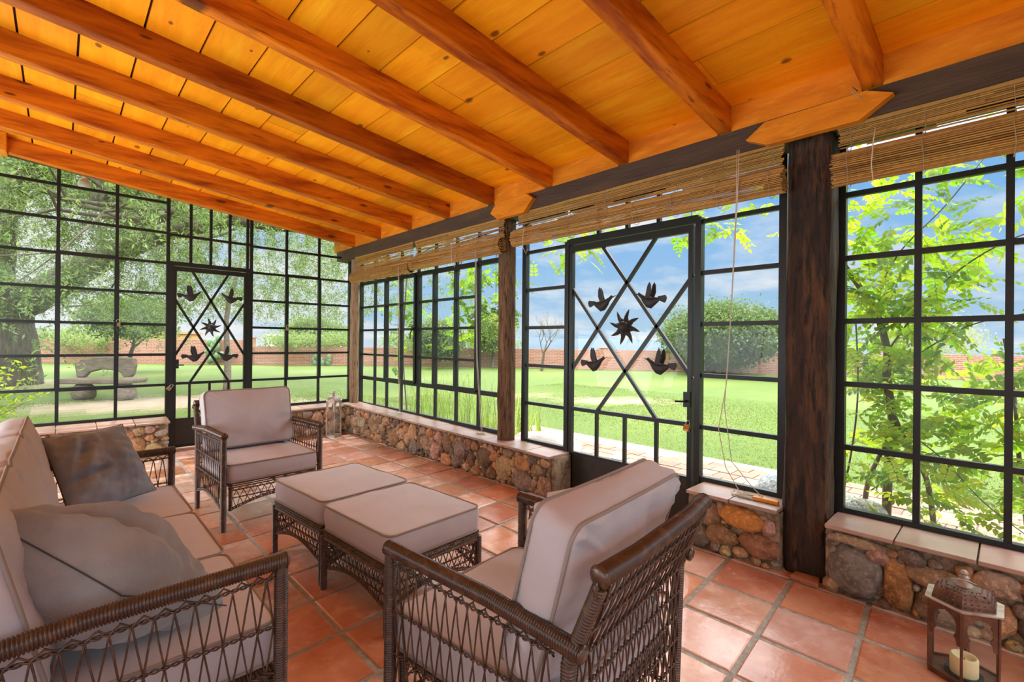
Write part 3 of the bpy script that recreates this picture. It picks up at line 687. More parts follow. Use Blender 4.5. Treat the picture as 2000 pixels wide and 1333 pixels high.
# ------------------------------------------------------------------ reed blinds
def blind(label, y0, y1, zc, rz, rx, seed, cords, gaps=.22, xs=3.122, xr=3.085):
    r_ = random.Random(seed); t = thing('reed_blind', label, 'blind', (xr,(y0+y1)/2,2.555), group='rolled bamboo blinds along the glass wall'); o_ = tuple(t.location)
    def reed(b, x, z, e0, e1, rr, gap=0):
        y = e0
        while y < e1-.02:
            L = r_.uniform(.25,.8); ye = min(e1, y+L)
            if not (gap and r_.random() < gap):
                c = vary(r_.choice([(1,1,1),(1.15,1.08,.9),(.72,.62,.5),(.9,.8,.65)]), .2, r_)
                dz, dx = r_.uniform(-.0012,.0012), r_.uniform(-.001,.001)
                b.tube([(x+dx,y,z+dz),(x-dx,ye+.002,z-dz)], rr*r_.uniform(.85,1.1), 5, 0, False, False, c)
            y = ye
    b = MB(); z = 2.548; zb = zc+rz*.35
    while z > zb:
        g = gaps if (2.415 < z < 2.475) else 0
        reed(b, xs+r_.uniform(-.002,.002), z, y0+r_.uniform(0,.02), y1-r_.uniform(0,.02), .0046, g); z -= .0088
    b.build('reed_sheet', M['reed'], t, origin=o_)
    b = MB(); th = 0.0; turns = 3.2; k_ = 1.0
    while th < turns*2*PI:
        k_ = 1-.82*th/(turns*2*PI); outer = th < 2.15*PI
        X = xr+rx*k_*math.cos(th+.6); Z = zc+rz*k_*math.sin(th+.6)
        a, c = y0-r_.uniform(0,.02), y1+r_.uniform(0,.02)
        if outer: reed(b, X, Z, a, c, .0048)
        else:
            for q0, q1 in ((a,a+.10),(c-.10,c)): b.tube([(X,q0,Z),(X,q1,Z)], .0044, 5, 0, True, False, vary((.8,.7,.55), .2, r_))
        th += .0086/max(.02, (rx+rz)/2*k_)
    b.build('roll', M['reed'], t, origin=o_)
    b = MB(); n = max(2, int((y1-y0)/.30))
    for i in range(n+1):
        b = MB(); y = y0+.06+(y1-y0-.12)*i/n
        pts = [(xs-.006+.002*math.sin(q*9), y+.002*math.sin(q*40), 2.55-q) for q in np.linspace(0, 2.55-zb, 14)]; b.tube(pts, .0016, 4, 0)
        b.tube([(xr+(rx+.005)*math.cos(a), y+.004*math.sin(a*3), zc+(rz+.005)*math.sin(a)) for a in np.linspace(0,2*PI,20)[:-1]], .0017, 4, 0, closed=True)
        b.build('weave_string', M['string'], t, origin=o_)
    b = MB().box((xs-.012,y0,2.535),(xs+.012,y1,2.561)); b.build('head_batten', M['reed'], t, origin=o_)
    for pts in cords:
        b = MB(); b.tube(pts, .0028, 6); b.build('pull_cord', M['cord'], t, origin=o_)
    return t
def coil(c, n, r0, seed, z0):
    r_ = random.Random(seed); pts = []
    for i in range(n*10):
        a = 2*PI*i/10+r_.uniform(-.1,.1); k_ = r0*(.7+.35*math.sin(i*.37)); pts.append((c[0]+k_*.75*math.cos(a), c[1]+k_*1.5*math.sin(a)+.02*math.sin(i*.21), z0+.004+.010*abs(math.sin(i*.9))))
    return pts
def catenary(p, q, sag, n=12):
    p, q = Vector(p), Vector(q); return [tuple(p.lerp(q, i/n)+Vector((0,0,-sag*4*(i/n)*(1-i/n)))) for i in range(n+1)]
lp = lambda y: [(3.016,y,2.40),(3.014,y+.012,2.30),(3.02,y+.018,2.20),(3.05,y+.004,2.14),(3.06,y,2.19)]
blind('bamboo blind rolled half up, farthest in the window corner', 5.03, 6.60, 2.247, .083, .062, 1, [[(3.018,5.20,2.26),(3.05,5.22,1.4),(3.12,5.32,.80),(3.20,5.44,.44)],[(3.018,5.21,2.26),(3.07,5.30,1.3),(3.2,5.46,.43)]+coil((3.20,5.46),3,.035,4,.402)])
blind('bamboo blind rolled half up, just left of the slim middle post', 3.39, 4.99, 2.272, .083, .062, 2, [[(3.015,3.70,2.28),(3.06,3.72,1.2),(3.17,3.76,.42)],[(3.015,3.715,2.28),(3.09,3.76,1.1),(3.19,3.80,.41)]+coil((3.20,3.80),4,.04,5,.382), lp(4.1)])
blind('long bamboo blind above the big glass door, between the two posts', .935, 3.21, 2.312, .083, .060, 3, [[(3.022,1.160,2.545),(3.018,1.165,2.26),(3.03,1.20,1.6),(3.06,1.24,1.1),(3.09,1.30,.80),(3.13,1.27,.55),(3.16,1.19,.40)]+coil((3.19,1.14),9,.068,6,.372),[(3.022,1.172,2.545),(3.018,1.172,2.26),(3.04,1.21,1.5),(3.08,1.26,.95),(3.10,1.22,.60),(3.15,1.12,.46),(3.18,1.05,.385)], lp(3.02)], .25)
blind('dark bamboo blind rolled half up, right of the thick post', -1.30, .668, 2.300, .098, .050, 4, [[(3.03,.486,2.47),(3.018,.492,2.40),(3.018,.50,2.28),(3.02,.492,2.19)]], .36)
o = MB().box((3.145,.965,.374),(3.18,1.11,.394)).build('cord_cleat', M['plank'], origin=(3.16,1.03,.374), bevel=.003); tag(o, 'yellow wooden stick lying beside the tangled cord on the sill', 'stick')
o = MB().tube([(3.098,.575,2.715),(3.03,.585,2.715),(3.015,.585,2.69),(3.02,.57,2.66),(3.03,.54,2.645)], .003, 6).build('wire_loop', M['string']); tag(o, 'thin pale wire dangling from the nearest rafter end', 'wire')
o = MB(); o.sphere((.195,7.30,3.10),(.06,.06,.062),14,10).lathe((.195,7.30,3.15),[(.026,0),(.026,.05)],12); o = o.build('bulb', M['bulb'], origin=(.195,7.3,3.2)); tag(o, 'round white bulb hanging outside the top of the end window', 'bulb')
o = MB().tube([(.195,7.30,3.19),(.195,7.29,3.30),(.195,7.1,3.33)], .004, 6).build('bulb_flex', M['steel']); tag(o, 'short flex holding the round white bulb', 'cable')
b = MB(); b.prism([(-.055,-.075),(.06,-.06),(.05,.06),(-.045,.07)], lambda u,v,d: (3.085+u*.8,.80+v,d), .001, .026); o = b.build('tile_shard', M['brick_red'], origin=(3.085,.80,0), bevel=.004); tag(o, 'broken brick shard on the floor at the foot of the thick post', 'brick')

# unseen bar grids made up around the added fill lights on the left wall
for i, (y0, y1) in enumerate(((-3.2,-.9),(-.6,1.7),(2.0,4.3),(4.6,6.7))):
    t = thing('window_%d' % (10+i), 'unseen bar grid around an added fill light on the left wall', 'window', (XL,(y0+y1)/2,.3), kind='structure'); b = MB()
    P_ = lambda u, z, d=0: (XL+.03-d, u, z)
    bars(b, P_, NR, [(y0,.3,y1,.3),(y0,2.75,y1,2.75),(y0,.3,y0,2.75),(y1,.3,y1,2.75)]+[(y0+(y1-y0)*k_/4,.3,y0+(y1-y0)*k_/4,2.75,.03) for k_ in (1,2,3)]+[(y0,z,y1,z,.03) for z in (.9,1.5,2.1)], .05, .05)
    b.build('frame', M['steel'], t, origin=tuple(t.location))
# ================================================================== FURNITURE
def strands(b, pos, L, levels, p, r=.0027, n=5, seed=0):
    r_ = random.Random(seed); k_ = max(1, round(L/p)); p = L/k_
    def refl(s):
        if s < 0: s = -s
        if s > L: s = 2*L-s
        return s
    for i in range(k_+1):
        for dr in (1,-1):
            pts = []
            for q, lv in enumerate(levels):
                s = refl(i*p+dr*q*p/2+r_.uniform(-.002,.002)); pts.append(pos(s, lv(s), .0022*dr))
                if q < len(levels)-1:
                    s2 = refl(i*p+dr*(q+.5)*p/2); l2 = levels[q+1]; s3 = refl(i*p+dr*(q+1)*p/2)
                    pts.append(pos(s2, (lv(s)+l2(s3))/2, .0022*dr+.002))
            b.tube(pts, r*r_.uniform(.88,1.1), n, 0, False)
def twine(b, pos, L, lv, p, r=.0028):
    k_ = max(6, int(L/(p/9)))
    for ph in (0, PI):
        pts = []
        for i in range(k_+1):
            s = L*i/k_; w = 2*PI*s/p+ph; pts.append(pos(s, lv(s)+.0034*math.sin(w), .0046*math.cos(w)))
        b.tube(pts, r, 5, 0, False)
def wpanel(name, parent, pos, L, levels, rows, p, seed=0, m_='wicker'):
    b = MB(); strands(b, pos, L, levels, p, seed=seed)
    for lv in rows: twine(b, pos, L, lv, p)
    return b.build(name, M[m_], parent)
def knob(b, c, r, axis):
    c = Vector(c); ax = Vector(axis).normalized(); pts = []; rr = []
    for i in range(9):
        a = i/8*PI/2; pts.append(c+ax*math.sin(a)*r*.45); rr.append(max(.001, r*math.cos(a)*(1.06 if i % 2 else .96)))
    b.tube(pts, rr, 12)
def deck(b, x0, x1, y0, y1, z0, z1):
    n = int((y1-y0)/.012)
    for i in range(n):
        y = y0+(y1-y0)*(i+.5)/n; b.tube([(x0,y,z0),(x1,y,z0)], .0055, 5, 0, False)
    for x in np.linspace(x0+.02, x1-.02, max(3,int((x1-x0)/.18))): b.box((x-.01,y0,z0-.02),(x+.01,y1,z0-.006))
def band(b, p0, p1, z0, z1, out, pitch=.018):
    """woven border strip between two points, z0..z1"""
    p0, p1 = Vector((*p0,0)), Vector((*p1,0)); L = (p1-p0).length; t = (p1-p0)/L; nrm = Vector((*out,0)); rows = max(2, int((z1-z0)/.011))
    for q in range(rows):
        z = z0+(z1-z0)*(q+.5)/rows; pts = []
        k_ = int(L/pitch*2)
        for i in range(k_+1):
            s = L*i/k_; pts.append(p0+t*s+nrm*(.0045*(1 if (i+q) % 2 else -1))+Vector((0,0,z)))
        b.tube(pts, .0052, 5, 0, False)
def wicker_seat(name, label, cat, W_, group=None, p=.046):
    t = thing(name, label, cat, (0,0,0), 0, group); h = W_/2; yf, yr = .335, -.345
    for sx in (-1,1):
        MB().ribbed([(sx*h,yf,0),(sx*h,yf,.665)], .021, .0075, 10).build('leg', M['wicker'], t)
        b = MB(); b.ribbed([(sx*(h-.004),yr+.005,0),(sx*(h-.004),yr-.012,.60),(sx*(h-.010),-.435,.80)], .0195, .0085, 10); b.build('leg', M['wicker'], t)
        b = MB(); b.ribbed([(sx*h,yf+.012,.668),(sx*h,-.10,.663),(sx*h,-.395,.638)], .0245, .0075, 12); knob(b, (sx*h,-.395,.638), .0245, (0,-1,-.1)); knob(b, (sx*h,yf+.012,.668), .0245, (0,1,0))
        b.build('arm_rail', M['wicker'], t)
        zt = lambda s: .642-.022*s/.68; zb = lambda s: .140+.06*math.sin(PI*min(1,max(0,s/.66)))**1.0
        pos = lambda s, z, d, sx=sx: (sx*(h+.002+d), yf-.02-s, z)
        lv = [zt, lambda s: .625-.022*s/.68, lambda s: .475, lambda s: .335, zb]
        wpanel('side_panel', t, pos, .635, lv, [lv[1], lv[2], lv[3], zb, lambda s: zb(s)+.012], p, seed=sx+3)
    b = MB(); b.ribbed([(-h+.006,-.438,.826),(-h*.5,-.448,.824),(h*.5,-.448,.824),(h-.006,-.438,.826)], .0255, .0068, 12)
    for sx in (-1,1): knob(b, (sx*(h-.006),-.438,.826), .027, (sx,.1,0)); b.tube([(sx*(h-.008),-.432,.80),(sx*(h-.008),-.438,.80)], .026, 12)
    b.build('back_rail', M['wicker'], t)
    yb_ = lambda z: yr-.012-.083*max(0,(z-.60)/.20) if z > .6 else yr+.005-.017*z/.60
    zb2 = lambda s: .135+.045*math.sin(PI*s/(W_-.04))
    pos = lambda s, z, d: (-h+.02+s, yb_(z)-.010-d, z)
    zz = [.805,.755,.675,.595,.515,.435,.355,.275]
    lv = [(lambda s, z=z: z) for z in zz]+[zb2]
    wpanel('back_panel', t, pos, W_-.04, lv, lv[1:]+[lambda s: zb2(s)+.012], p*.80, seed=9)
    b = MB(); band(b, (-h+.03,yf-.004), (h-.03,yf-.004), .288, .330, (0,1)); deck(b, -h+.03, h-.03, -.33, yf-.012, .318, .33); b.build('seat_deck', M['wicker2'], t)
    for sx in (-1,1): MB().ribbed([(sx*(h-.047),yf-.008,.135),(sx*(h-.047),yf-.008,.292)], .0145, .008, 8).build('skirt_post', M['wicker'], t)
    zb3 = lambda s: .142+.055*math.sin(PI*s/(W_-.12))
    pos = lambda s, z, d: (-h+.06+s, yf-.006+d, z)
    lv = [lambda s: .288, lambda s: .275, lambda s: .222, zb3]
    wpanel('front_panel', t, pos, W_-.12, lv, lv[1:]+[lambda s: zb3(s)+.012], p, seed=4)
    return t
WG = 'brown wicker armchairs'
ch = wicker_seat('wicker_armchair', 'brown wicker armchair facing us beyond the footstools, by the end door', 'armchair', .685, WG)
ch2 = copy_tree(ch); ch2['label'] = 'brown wicker armchair in the foreground with its woven back to us'
ch.location = (1.162,4.14,0); ch.rotation_euler = (0,0,R(183)); ch2.location = (1.168,1.10,0); ch2.rotation_euler = (0,0,R(6))
sofa = wicker_seat('wicker_sofa', 'long brown wicker three-seat sofa at the left edge', 'sofa', 1.98)
sofa.location = (.165,2.535,0); sofa.rotation_euler = (0,0,R(-90))

def ottoman(label):
    t = thing('wicker_footstool', label, 'footstool', group='wicker footstools between the armchairs'); hx, hy = .285, .305
    for sx in (-1,1):
        for sy in (-1,1): MB().ribbed([(sx*hx,sy*hy,0),(sx*hx,sy*hy,.295)], .019, .0085, 9).build('leg', M['wicker'], t)
    b = MB()
    for sy in (-1,1): band(b, (-hx,sy*hy), (hx,sy*hy), .288, .328, (0,sy)); b.ribbed([(-hx,sy*hy,.280),(hx,sy*hy,.280)], .011, .009, 7)
    for sx in (-1,1): band(b, (sx*hx,-hy), (sx*hx,hy), .288, .328, (sx,0)); b.ribbed([(sx*hx,-hy,.280),(sx*hx,hy,.280)], .011, .009, 7)
    deck(b, -hx, hx, -hy, hy, .316, .328); b.build('seat_band', M['wicker2'], t)
    for k_ in range(4):
        L = 2*(hx if k_ < 2 else hy)-.04; sg = 1 if k_ % 2 else -1
        zb = lambda s, L=L: .118+.055*math.sin(PI*s/L)
        pos = (lambda s,z,d,sg=sg: (-hx+.02+s, sg*(hy+d), z)) if k_ < 2 else (lambda s,z,d,sg=sg: (sg*(hx+d), -hy+.02+s, z))
        lv = [lambda s: .275, lambda s: .225, lambda s: .185, zb]
        wpanel('woven_side', t, pos, L, lv, [lv[1], lv[2], zb, lambda s: zb(s)+.011], .037, seed=k_)
    return t
o1 = ottoman('wicker footstool nearer the far armchair'); o2 = copy_tree(o1); o2['label'] = 'wicker footstool nearer the foreground armchair'
o1.location = (1.315,2.945,0); o1.rotation_euler = (0,0,R(5)); o2.location = (1.352,2.275,0); o2.rotation_euler = (0,0,R(4))

def outline(w, d, r, n=10, m=14):
    pts = []
    hw, hd = w/2, d/2
    cs = [(hw-r,hd-r,0),(-hw+r,hd-r,90),(-hw+r,-hd+r,180),(hw-r,-hd+r,270)]
    for q, (cx_, cy_, a0) in enumerate(cs):
        arc = [(cx_+r*math.cos(R(a0+90*i/n)), cy_+r*math.sin(R(a0+90*i/n))) for i in range(n+1)]
        pts += arc
        nx = cs[(q+1)%4]; e0 = arc[-1]; e1 = (nx[0]+r*math.cos(R(nx[2])), nx[1]+r*math.sin(R(nx[2])))
        for i in range(1, m): pts.append((e0[0]+(e1[0]-e0[0])*i/m, e0[1]+(e1[1]-e0[1])*i/m))
    return pts
def cushion(name, label, cat, w, d, h, crown=.014, wr=.004, group=None, seed=1, bulge=.010, rc=.035, pinch=.0):
    """box cushion lying in x/y, thickness h in z, piped on both rims"""
    O = outline(w, d, rc); n = len(O); b = MB(); off = Vector((seed*7.3, seed*3.1, 0))
    per = [0]
    for i in range(n): per.append(per[-1]+math.hypot(O[(i+1)%n][0]-O[i][0], O[(i+1)%n][1]-O[i][1]))
    def pin(x, y):   # edges drawn in slightly between the corners
        fx = 1-(2*abs(x)/w)**2; fy = 1-(2*abs(y)/d)**2
        return x*(1-pinch*max(0,fy)*.6), y*(1-pinch*max(0,fx)*.6)
    layers = []
    sc = [.0,.2,.4,.6,.75,.86,.93,.975,1.0]
    def topz(k_): return crown*(1-k_**2.6)
    for s_ in sc[1:-1]: layers.append((s_, -1))
    layers.append((1.0,-1))
    for q in (.15,.35,.5,.65,.85): layers.append((1.0, q))
    layers.append((1.0, 1))
    for s_ in reversed(sc[1:-1]): layers.append((s_, 1))
    vs = []
    for (k_, q) in layers:
        for i, (x, y) in enumerate(O):
            x2, y2 = pin(x*k_, y*k_); l_ = math.hypot(x, y)
            if q in (-1, 1):
                wv = mnoise.noise(Vector((x2*6, y2*6, q))+off)*wr*1.6+mnoise.noise(Vector((x2*17, y2*17, q*2))+off)*wr*.6
                if wr > .009 and k_ > .45: wv += wr*.75*mnoise.noise(Vector((x2*24, y2*4.5, q*3+seed)))*min(1,(k_-.45)/.3)
                if k_ > .7: wv += wr*.9*mnoise.noise(Vector((per[i]*34, seed, q)))*(1-abs(k_-.9)/.2 if abs(k_-.9) < .2 else 0)
                z = q*(h/2+topz(k_)-(0.002 if k_ == 1 else 0))+wv*(1 if k_ < 1 else .15)
            else:
                z = (q-.5)*h; bu = bulge*math.sin(PI*q)+wr*.7*mnoise.noise(Vector((per[i]*15, q*3, seed)))
                x2, y2 = x2+x/l_*bu, y2+y/l_*bu
            vs.append((x2,y2,z))
    fs = []; Ln = len(layers)
    for a in range(Ln-1):
        for i in range(n): fs.append((a*n+i, a*n+(i+1)%n, (a+1)*n+(i+1)%n, (a+1)*n+i))
    vs += [(0,0,-h/2-crown),(0,0,h/2+crown)]
    for i in range(n): fs.append((len(vs)-2, (i+1)%n, i)); fs.append((len(vs)-1, (Ln-1)*n+i, (Ln-1)*n+(i+1)%n))
    b.add(vs, fs, 0, True); o = b.build(name, M['cushion'])
    b = MB()
    for q in (-1,1): b.tube([(*pin(x*1.004,y*1.004), q*(h/2-.001)) for x, y in O], .0052, 7, closed=True)
    b.build('piping', M['piping'], o)
    return tag(o, label, cat, group)
def orient(o, loc, X, Y):
    X = Vector(X).normalized(); Y = Vector(Y); Y = (Y-X*Y.dot(X)).normalized(); Z = X.cross(Y)
    o.matrix_world = Matrix(((X.x,Y.x,Z.x,loc[0]),(X.y,Y.y,Z.y,loc[1]),(X.z,Y.z,Z.z,loc[2]),(0,0,0,1)))
def seat_back(base, rz, x, w, lean, yc, zc, label, seed, hgt=.46, th=.15, group=None, wr=.010):
    c = cushion('back_cushion', label, 'cushion', w, hgt, th, crown=.034, wr=wr, seed=seed, bulge=.012, rc=.05, group=group, pinch=.03)
    m_ = Matrix.Translation(base) @ Matrix.Rotation(rz, 4, 'Z')
    p = m_ @ Vector((x, yc, zc)); X = m_.to_3x3() @ Vector((-1,0,0)); Y = m_.to_3x3() @ Vector((0,-math.sin(R(lean)),math.cos(R(lean))))
    orient(c, p, X, Y); return c
# armchairs
GS, GB = 'taupe seat cushions', 'taupe back cushions'
def seat_cush(base, rz, x, w, d, yc, label, seed):
    c = cushion('seat_cushion', label, 'cushion', w, d, .125, crown=.010, wr=.0032, seed=seed, group=GS, rc=.04)
    m_ = Matrix.Translation(base) @ Matrix.Rotation(rz, 4, 'Z'); c.location = m_ @ Vector((x,yc,.397)); c.rotation_euler = (0,0,rz); return c
seat_cush((1.162,4.14,0), R(183), 0, .635, .655, .02, 'taupe seat cushion of the far armchair', 1)
seat_cush((1.168,1.10,0), R(6), 0, .635, .655, .02, 'taupe seat cushion of the foreground armchair', 2)
seat_back((1.162,4.14,0), R(183), 0, .655, 15, -.245, .70, 'taupe back cushion standing up in the far armchair', 3, .46, .115, GB)
seat_back((1.168,1.10,0), R(6), 0, .66, 15, -.245, .70, 'creased taupe back cushion of the foreground armchair', 4, .47, .12, GB, .020)
SB, SR = (.165,2.535,0), R(-90)
for x, w, lb, sd in ((-.665,.615,'taupe sofa seat cushion at the far end, under the dark grey pillow',5),(-.04,.632,'taupe sofa seat cushion in the middle',6),(.613,.645,'taupe sofa seat cushion at the near end, under the big linen pillow',7)):
    seat_cush(SB, SR, x, w, .66, .012, lb, sd)
for x, lb, sd in ((-.655,'taupe sofa back cushion farthest along, behind the dark grey pillow',8),(-.02,'taupe sofa back cushion in the middle',9),(.63,'taupe sofa back cushion nearest, cut by the left edge',10)):
    seat_back(SB, SR, x, .63, 13, -.285, .70, lb, sd, .47, .12, GB, .012)
for lb, oo, sd in (('taupe cushion on the footstool nearer the far armchair',o1,11),('taupe cushion on the footstool nearer the foreground armchair',o2,12)):
    c = cushion('footstool_cushion', lb, 'cushion', .575, .635, .125, crown=.014, wr=.0045, seed=sd, group='taupe footstool cushions', rc=.045)
    c.location = Vector(oo.location)+Vector((0,0,.393)); c.rotation_euler = oo.rotation_euler

def pillow(label, A, B_, C_, D_, th, m_, seed, fold, bias=.5, group=None):
    """A top-left, B top-right, C bottom-right, D bottom-left; th = half thickness"""
    A, B_, C_, D_ = map(Vector, (A,B_,C_,D_)); cen = (A+B_+C_+D_)/4
    nrm = ((B_-A)+(C_-D_)).cross((A-D_)+(B_-C_)).normalized(); n = 40; b = MB(); vs = []; off = Vector((seed*5.7,)*3); ids = {}
    fs = []
    for side in (1,-1):
        for j in range(n+1):
            for i in range(n+1):
                s, t = i/n, j/n; u, v = 2*s-1, 2*t-1
                edge = i in (0,n) or j in (0,n)
                if side == -1 and edge: ids[(side,i,j)] = ids[(1,i,j)]; continue
                pull = .055
                s2 = .5+u/2*(1-pull*(1-v*v)); t2 = .5+v/2*(1-pull*(1-u*u))
                p = A*(1-s2)*(1-t2)+B_*s2*(1-t2)+C_*s2*t2+D_*(1-s2)*t2
                k_ = max(0,(1-u**2))**.42*max(0,(1-v**2))**.42
                f_ = fold(s,t)*k_ if side == 1 else 0
                w = mnoise.noise(Vector((s*3.2,t*3.2,side))+off)*.028*k_+(mnoise.noise(Vector((s*7+t*4,t*11-s*3,side*2))+off)*.016+mnoise.noise(Vector((s*22+t*9,t*15,side*3))+off)*.006)*min(1,k_*2)
                p = p+nrm*(side*(th*2*(bias if side == 1 else 1-bias)*k_)+w+f_)
                ids[(side,i,j)] = len(vs); vs.append(tuple(p))
        for j in range(n):
            for i in range(n):
                q = (ids[(side,i,j)], ids[(side,i+1,j)], ids[(side,i+1,j+1)], ids[(side,i,j+1)])
                fs.append(q if side == -1 else tuple(reversed(q)))
    b.add(vs, fs, 0, True); o = b.build('throw_pillow', m_, origin=tuple(cen))
    rim = [(i,0) for i in range(n)]+[(n,j) for j in range(n)]+[(n-i,n) for i in range(n)]+[(0,n-j) for j in range(n)]
    MB().tube([Vector(vs[ids[(1,i,j)]])-cen for i, j in rim], .0020, 6, closed=True).build('seam', M['seam'], o)
    md = o.modifiers.new('sub', 'SUBSURF'); md.levels = 1; md.render_levels = 1
    return tag(o, label, 'pillow', group)
def fold1(s, t):
    d1 = s*.9+t*.55; return .055*math.sin(d1*24)*math.exp(-((s-.22)**2/.035+(t-.22)**2/.05))-.042*math.exp(-((t-.62-(s-.1)*-.12)/.03)**2)*(1 if s < .45 else max(0,1-(s-.45)/.1))
def fold2(s, t):
    return .040*math.sin((s*.6+t)*19)*math.exp(-((s-.65)**2/.12+(t-.35)**2/.14))
pillow('crumpled dark grey linen pillow leaning at the far end of the sofa', (-.075,3.40,.835),(.255,3.375,.875),(.405,3.33,.492),(.045,3.06,.472), .085, M['pillow'], 1, fold1, .62)
pillow('big grey-brown linen pillow slumped at the near end of the sofa', (.125,1.625,.665),(-.145,1.745,.915),(.04,2.03,.60),(.395,1.735,.492), .150, M['pillow2'], 2, fold2, .48)

# ------------------------------------------------------------------ lanterns
def hexlantern(label, c, a, hb, hd, hf, m_roof, m_frame, rot, arch, candle=False):
    t = thing('lantern', label, 'lantern', c, rot); V6 = [(a*math.cos(PI/3*i), a*math.sin(PI/3*i)) for i in range(6)]
    b = MB(); b.prism([(x*1.04,y*1.04) for x,y in V6], lambda u,v,d: (u,v,d), 0, .012, smooth=False); b.build('base', m_frame, t)
    b = MB()
    for x, y in V6: b.bar((x,y,.01),(x,y,hb), .009, .009, (x,y,0))
    for i in range(6):
        (x0,y0),(x1,y1) = V6[i], V6[(i+1)%6]; b.bar((x0,y0,.016),(x1,y1,.016), .008, .010); b.bar((x0,y0,hb-.005),(x1,y1,hb-.005), .008, .010)
    b.build('frame', m_frame, t)
    for i in range(6):
        (x0,y0),(x1,y1) = V6[i], V6[(i+1)%6]; L = math.hypot(x1-x0,y1-y0); ex, ey = (x1-x0)/L, (y1-y0)/L; mx_, my_ = (x0+x1)/2, (y0+y1)/2; nx_, ny_ = mx_/math.hypot(mx_,my_), my_/math.hypot(mx_,my_)
        T = lambda u,v,d: (mx_+ex*u+nx_*d, my_+ey*u+ny_*d, v)
        b = MB(); hw = L/2-.004; ah = arch; w2 = hw*.80
        b.add([T(-hw,.015,-.002),T(hw,.015,-.002),T(hw,hb-.01,-.002),T(-hw,hb-.01,-.002)], [(0,1,2,3)]); b.build('glass_pane', M['lantern_glass'], t)
        b = MB(); z1 = hb-.006; za = z1-ah
        inn = [(w2*.98,za),(w2*.90,za+ah*.16),(w2*.70,za+ah*.25)]
        for q in range(9):
            an = R(-35+125*q/8); inn.append((w2*.40+w2*.55*math.cos(an)*(1 if q < 8 else .0), za+ah*.52+ah*.30*math.sin(an)))
        inn[-1] = (0.0, za+ah*.90)
        for sg in (1,-1):
            poly = [(sg*u,v) for u,v in inn]+[(0,z1),(sg*hw,z1),(sg*hw,za)]
            b.prism(poly if sg > 0 else list(reversed(poly)), T, .000, .0025)
        b.build('arch_panel', m_roof, t)
    b = MB(); b.prism([(x*1.14,y*1.14) for x,y in V6], lambda u,v,d: (u,v,d), hb, hb+.006); b.build('eave_plate', M['pale_metal'], t)
    b = MB(); nz, nw = 6, 5; z0 = hb+.006; vs_ = lambda i, k_, q: None
    def P_(i, k_, q):   # facet i, height step k_, sideways 0..1
        th_ = k_/nz*PI/2*.93; rr = a*.93*math.cos(th_)**.8*.94+a*.06; z = z0+hd*math.sin(th_)/math.sin(PI/2*.93)
        p0 = Vector((math.cos(PI/3*i), math.sin(PI/3*i),0)); p1 = Vector((math.cos(PI/3*(i+1)), math.sin(PI/3*(i+1)),0)); p = p0.lerp(p1, q)*rr; return Vector((p.x,p.y,z))
    for i in range(6):
        for k_ in range(nz):
            for j in range(nw):
                C4 = [P_(i,k_,j/nw),P_(i,k_,(j+1)/nw),P_(i,k_+1,(j+1)/nw),P_(i,k_+1,j/nw)]
                if k_ < nz-1 and 0 <= j < nw:
                    ce = (C4[0]+C4[1]+C4[2]+C4[3])/4; D4 = [ce+((C4[q]+C4[(q+1)%4])/2-ce)*.58 for q in range(4)]
                    fs = []
                    for q in range(4): fs += [(q,(q+1)%4,4+q),((q+1)%4,4+(q+1)%4,4+q)]
                    b.add(C4+D4, fs)
                else: b.add(C4, [(0,1,2,3)])
    o = b.build('dome', m_roof, t); md = o.modifiers.new('solid', 'SOLIDIFY'); md.thickness = .002
    b = MB(); zt = z0+hd; s = hf/.055
    b.lathe((0,0,zt-.004), [(.034*s,0),(.032*s,.006*s),(.024*s,.020*s),(.016*s,.032*s),(.019*s,.037*s),(.012*s,.043*s),(.009*s,.047*s),(.014*s,.052*s),(.015*s,.058*s),(.008*s,.066*s),(.001,.069*s)], 16); b.build('finial', M['pale_metal'], t)
    b = MB(); pts = [(-.014*s,.0,zt+.022*s)]+[(-.030*s-.028*s*math.sin(PI*q/8), .045*s*math.cos(PI*q/8)*1.0, zt+.02*s+.020*s*math.sin(PI*q/8)) for q in range(9)]+[(-.014*s,-.002,zt+.024*s)]
    b.tube(pts, .0022, 6); b.build('handle', M['pale_metal'], t)
    return t
hexlantern('rusty hexagonal lantern with pierced dome and a candle inside, lower right corner', (2.692,.127,0), .117, .302, .062, .052, M['rust'], M['rust'], 0, .135)
hexlantern('tall pale glass lantern standing in the far corner by the sill', (2.80,6.555,0), .107, .50, .065, .055, M['pale_metal'], M['pale_metal'], R(12), .14)
b = MB(); b.lathe((2.672,.124,.012), [(.03,0),(.055,.002),(.060,.012),(.057,.012),(.052,.005)], 20); o = b.build('candle_dish', M['steel'], origin=(2.672,.124,.012)); tag(o, 'dark round dish under the candle in the rusty lantern', 'dish')
b = MB(); b.lathe((0,0,0), [(.043,0),(.044,.004),(.044,.068),(.040,.074),(.035,.072),(.030,.058),(.004,.054)], 24)
o = b.build('candle', M['wax']); o.location = (2.672,.124,.0175); tag(o, 'thick ivory pillar candle inside the rusty lantern', 'candle')
MB().tube([(0,0,.053),(.001,0,.064)], .0015, 6).build('wick', M['steel'], o)
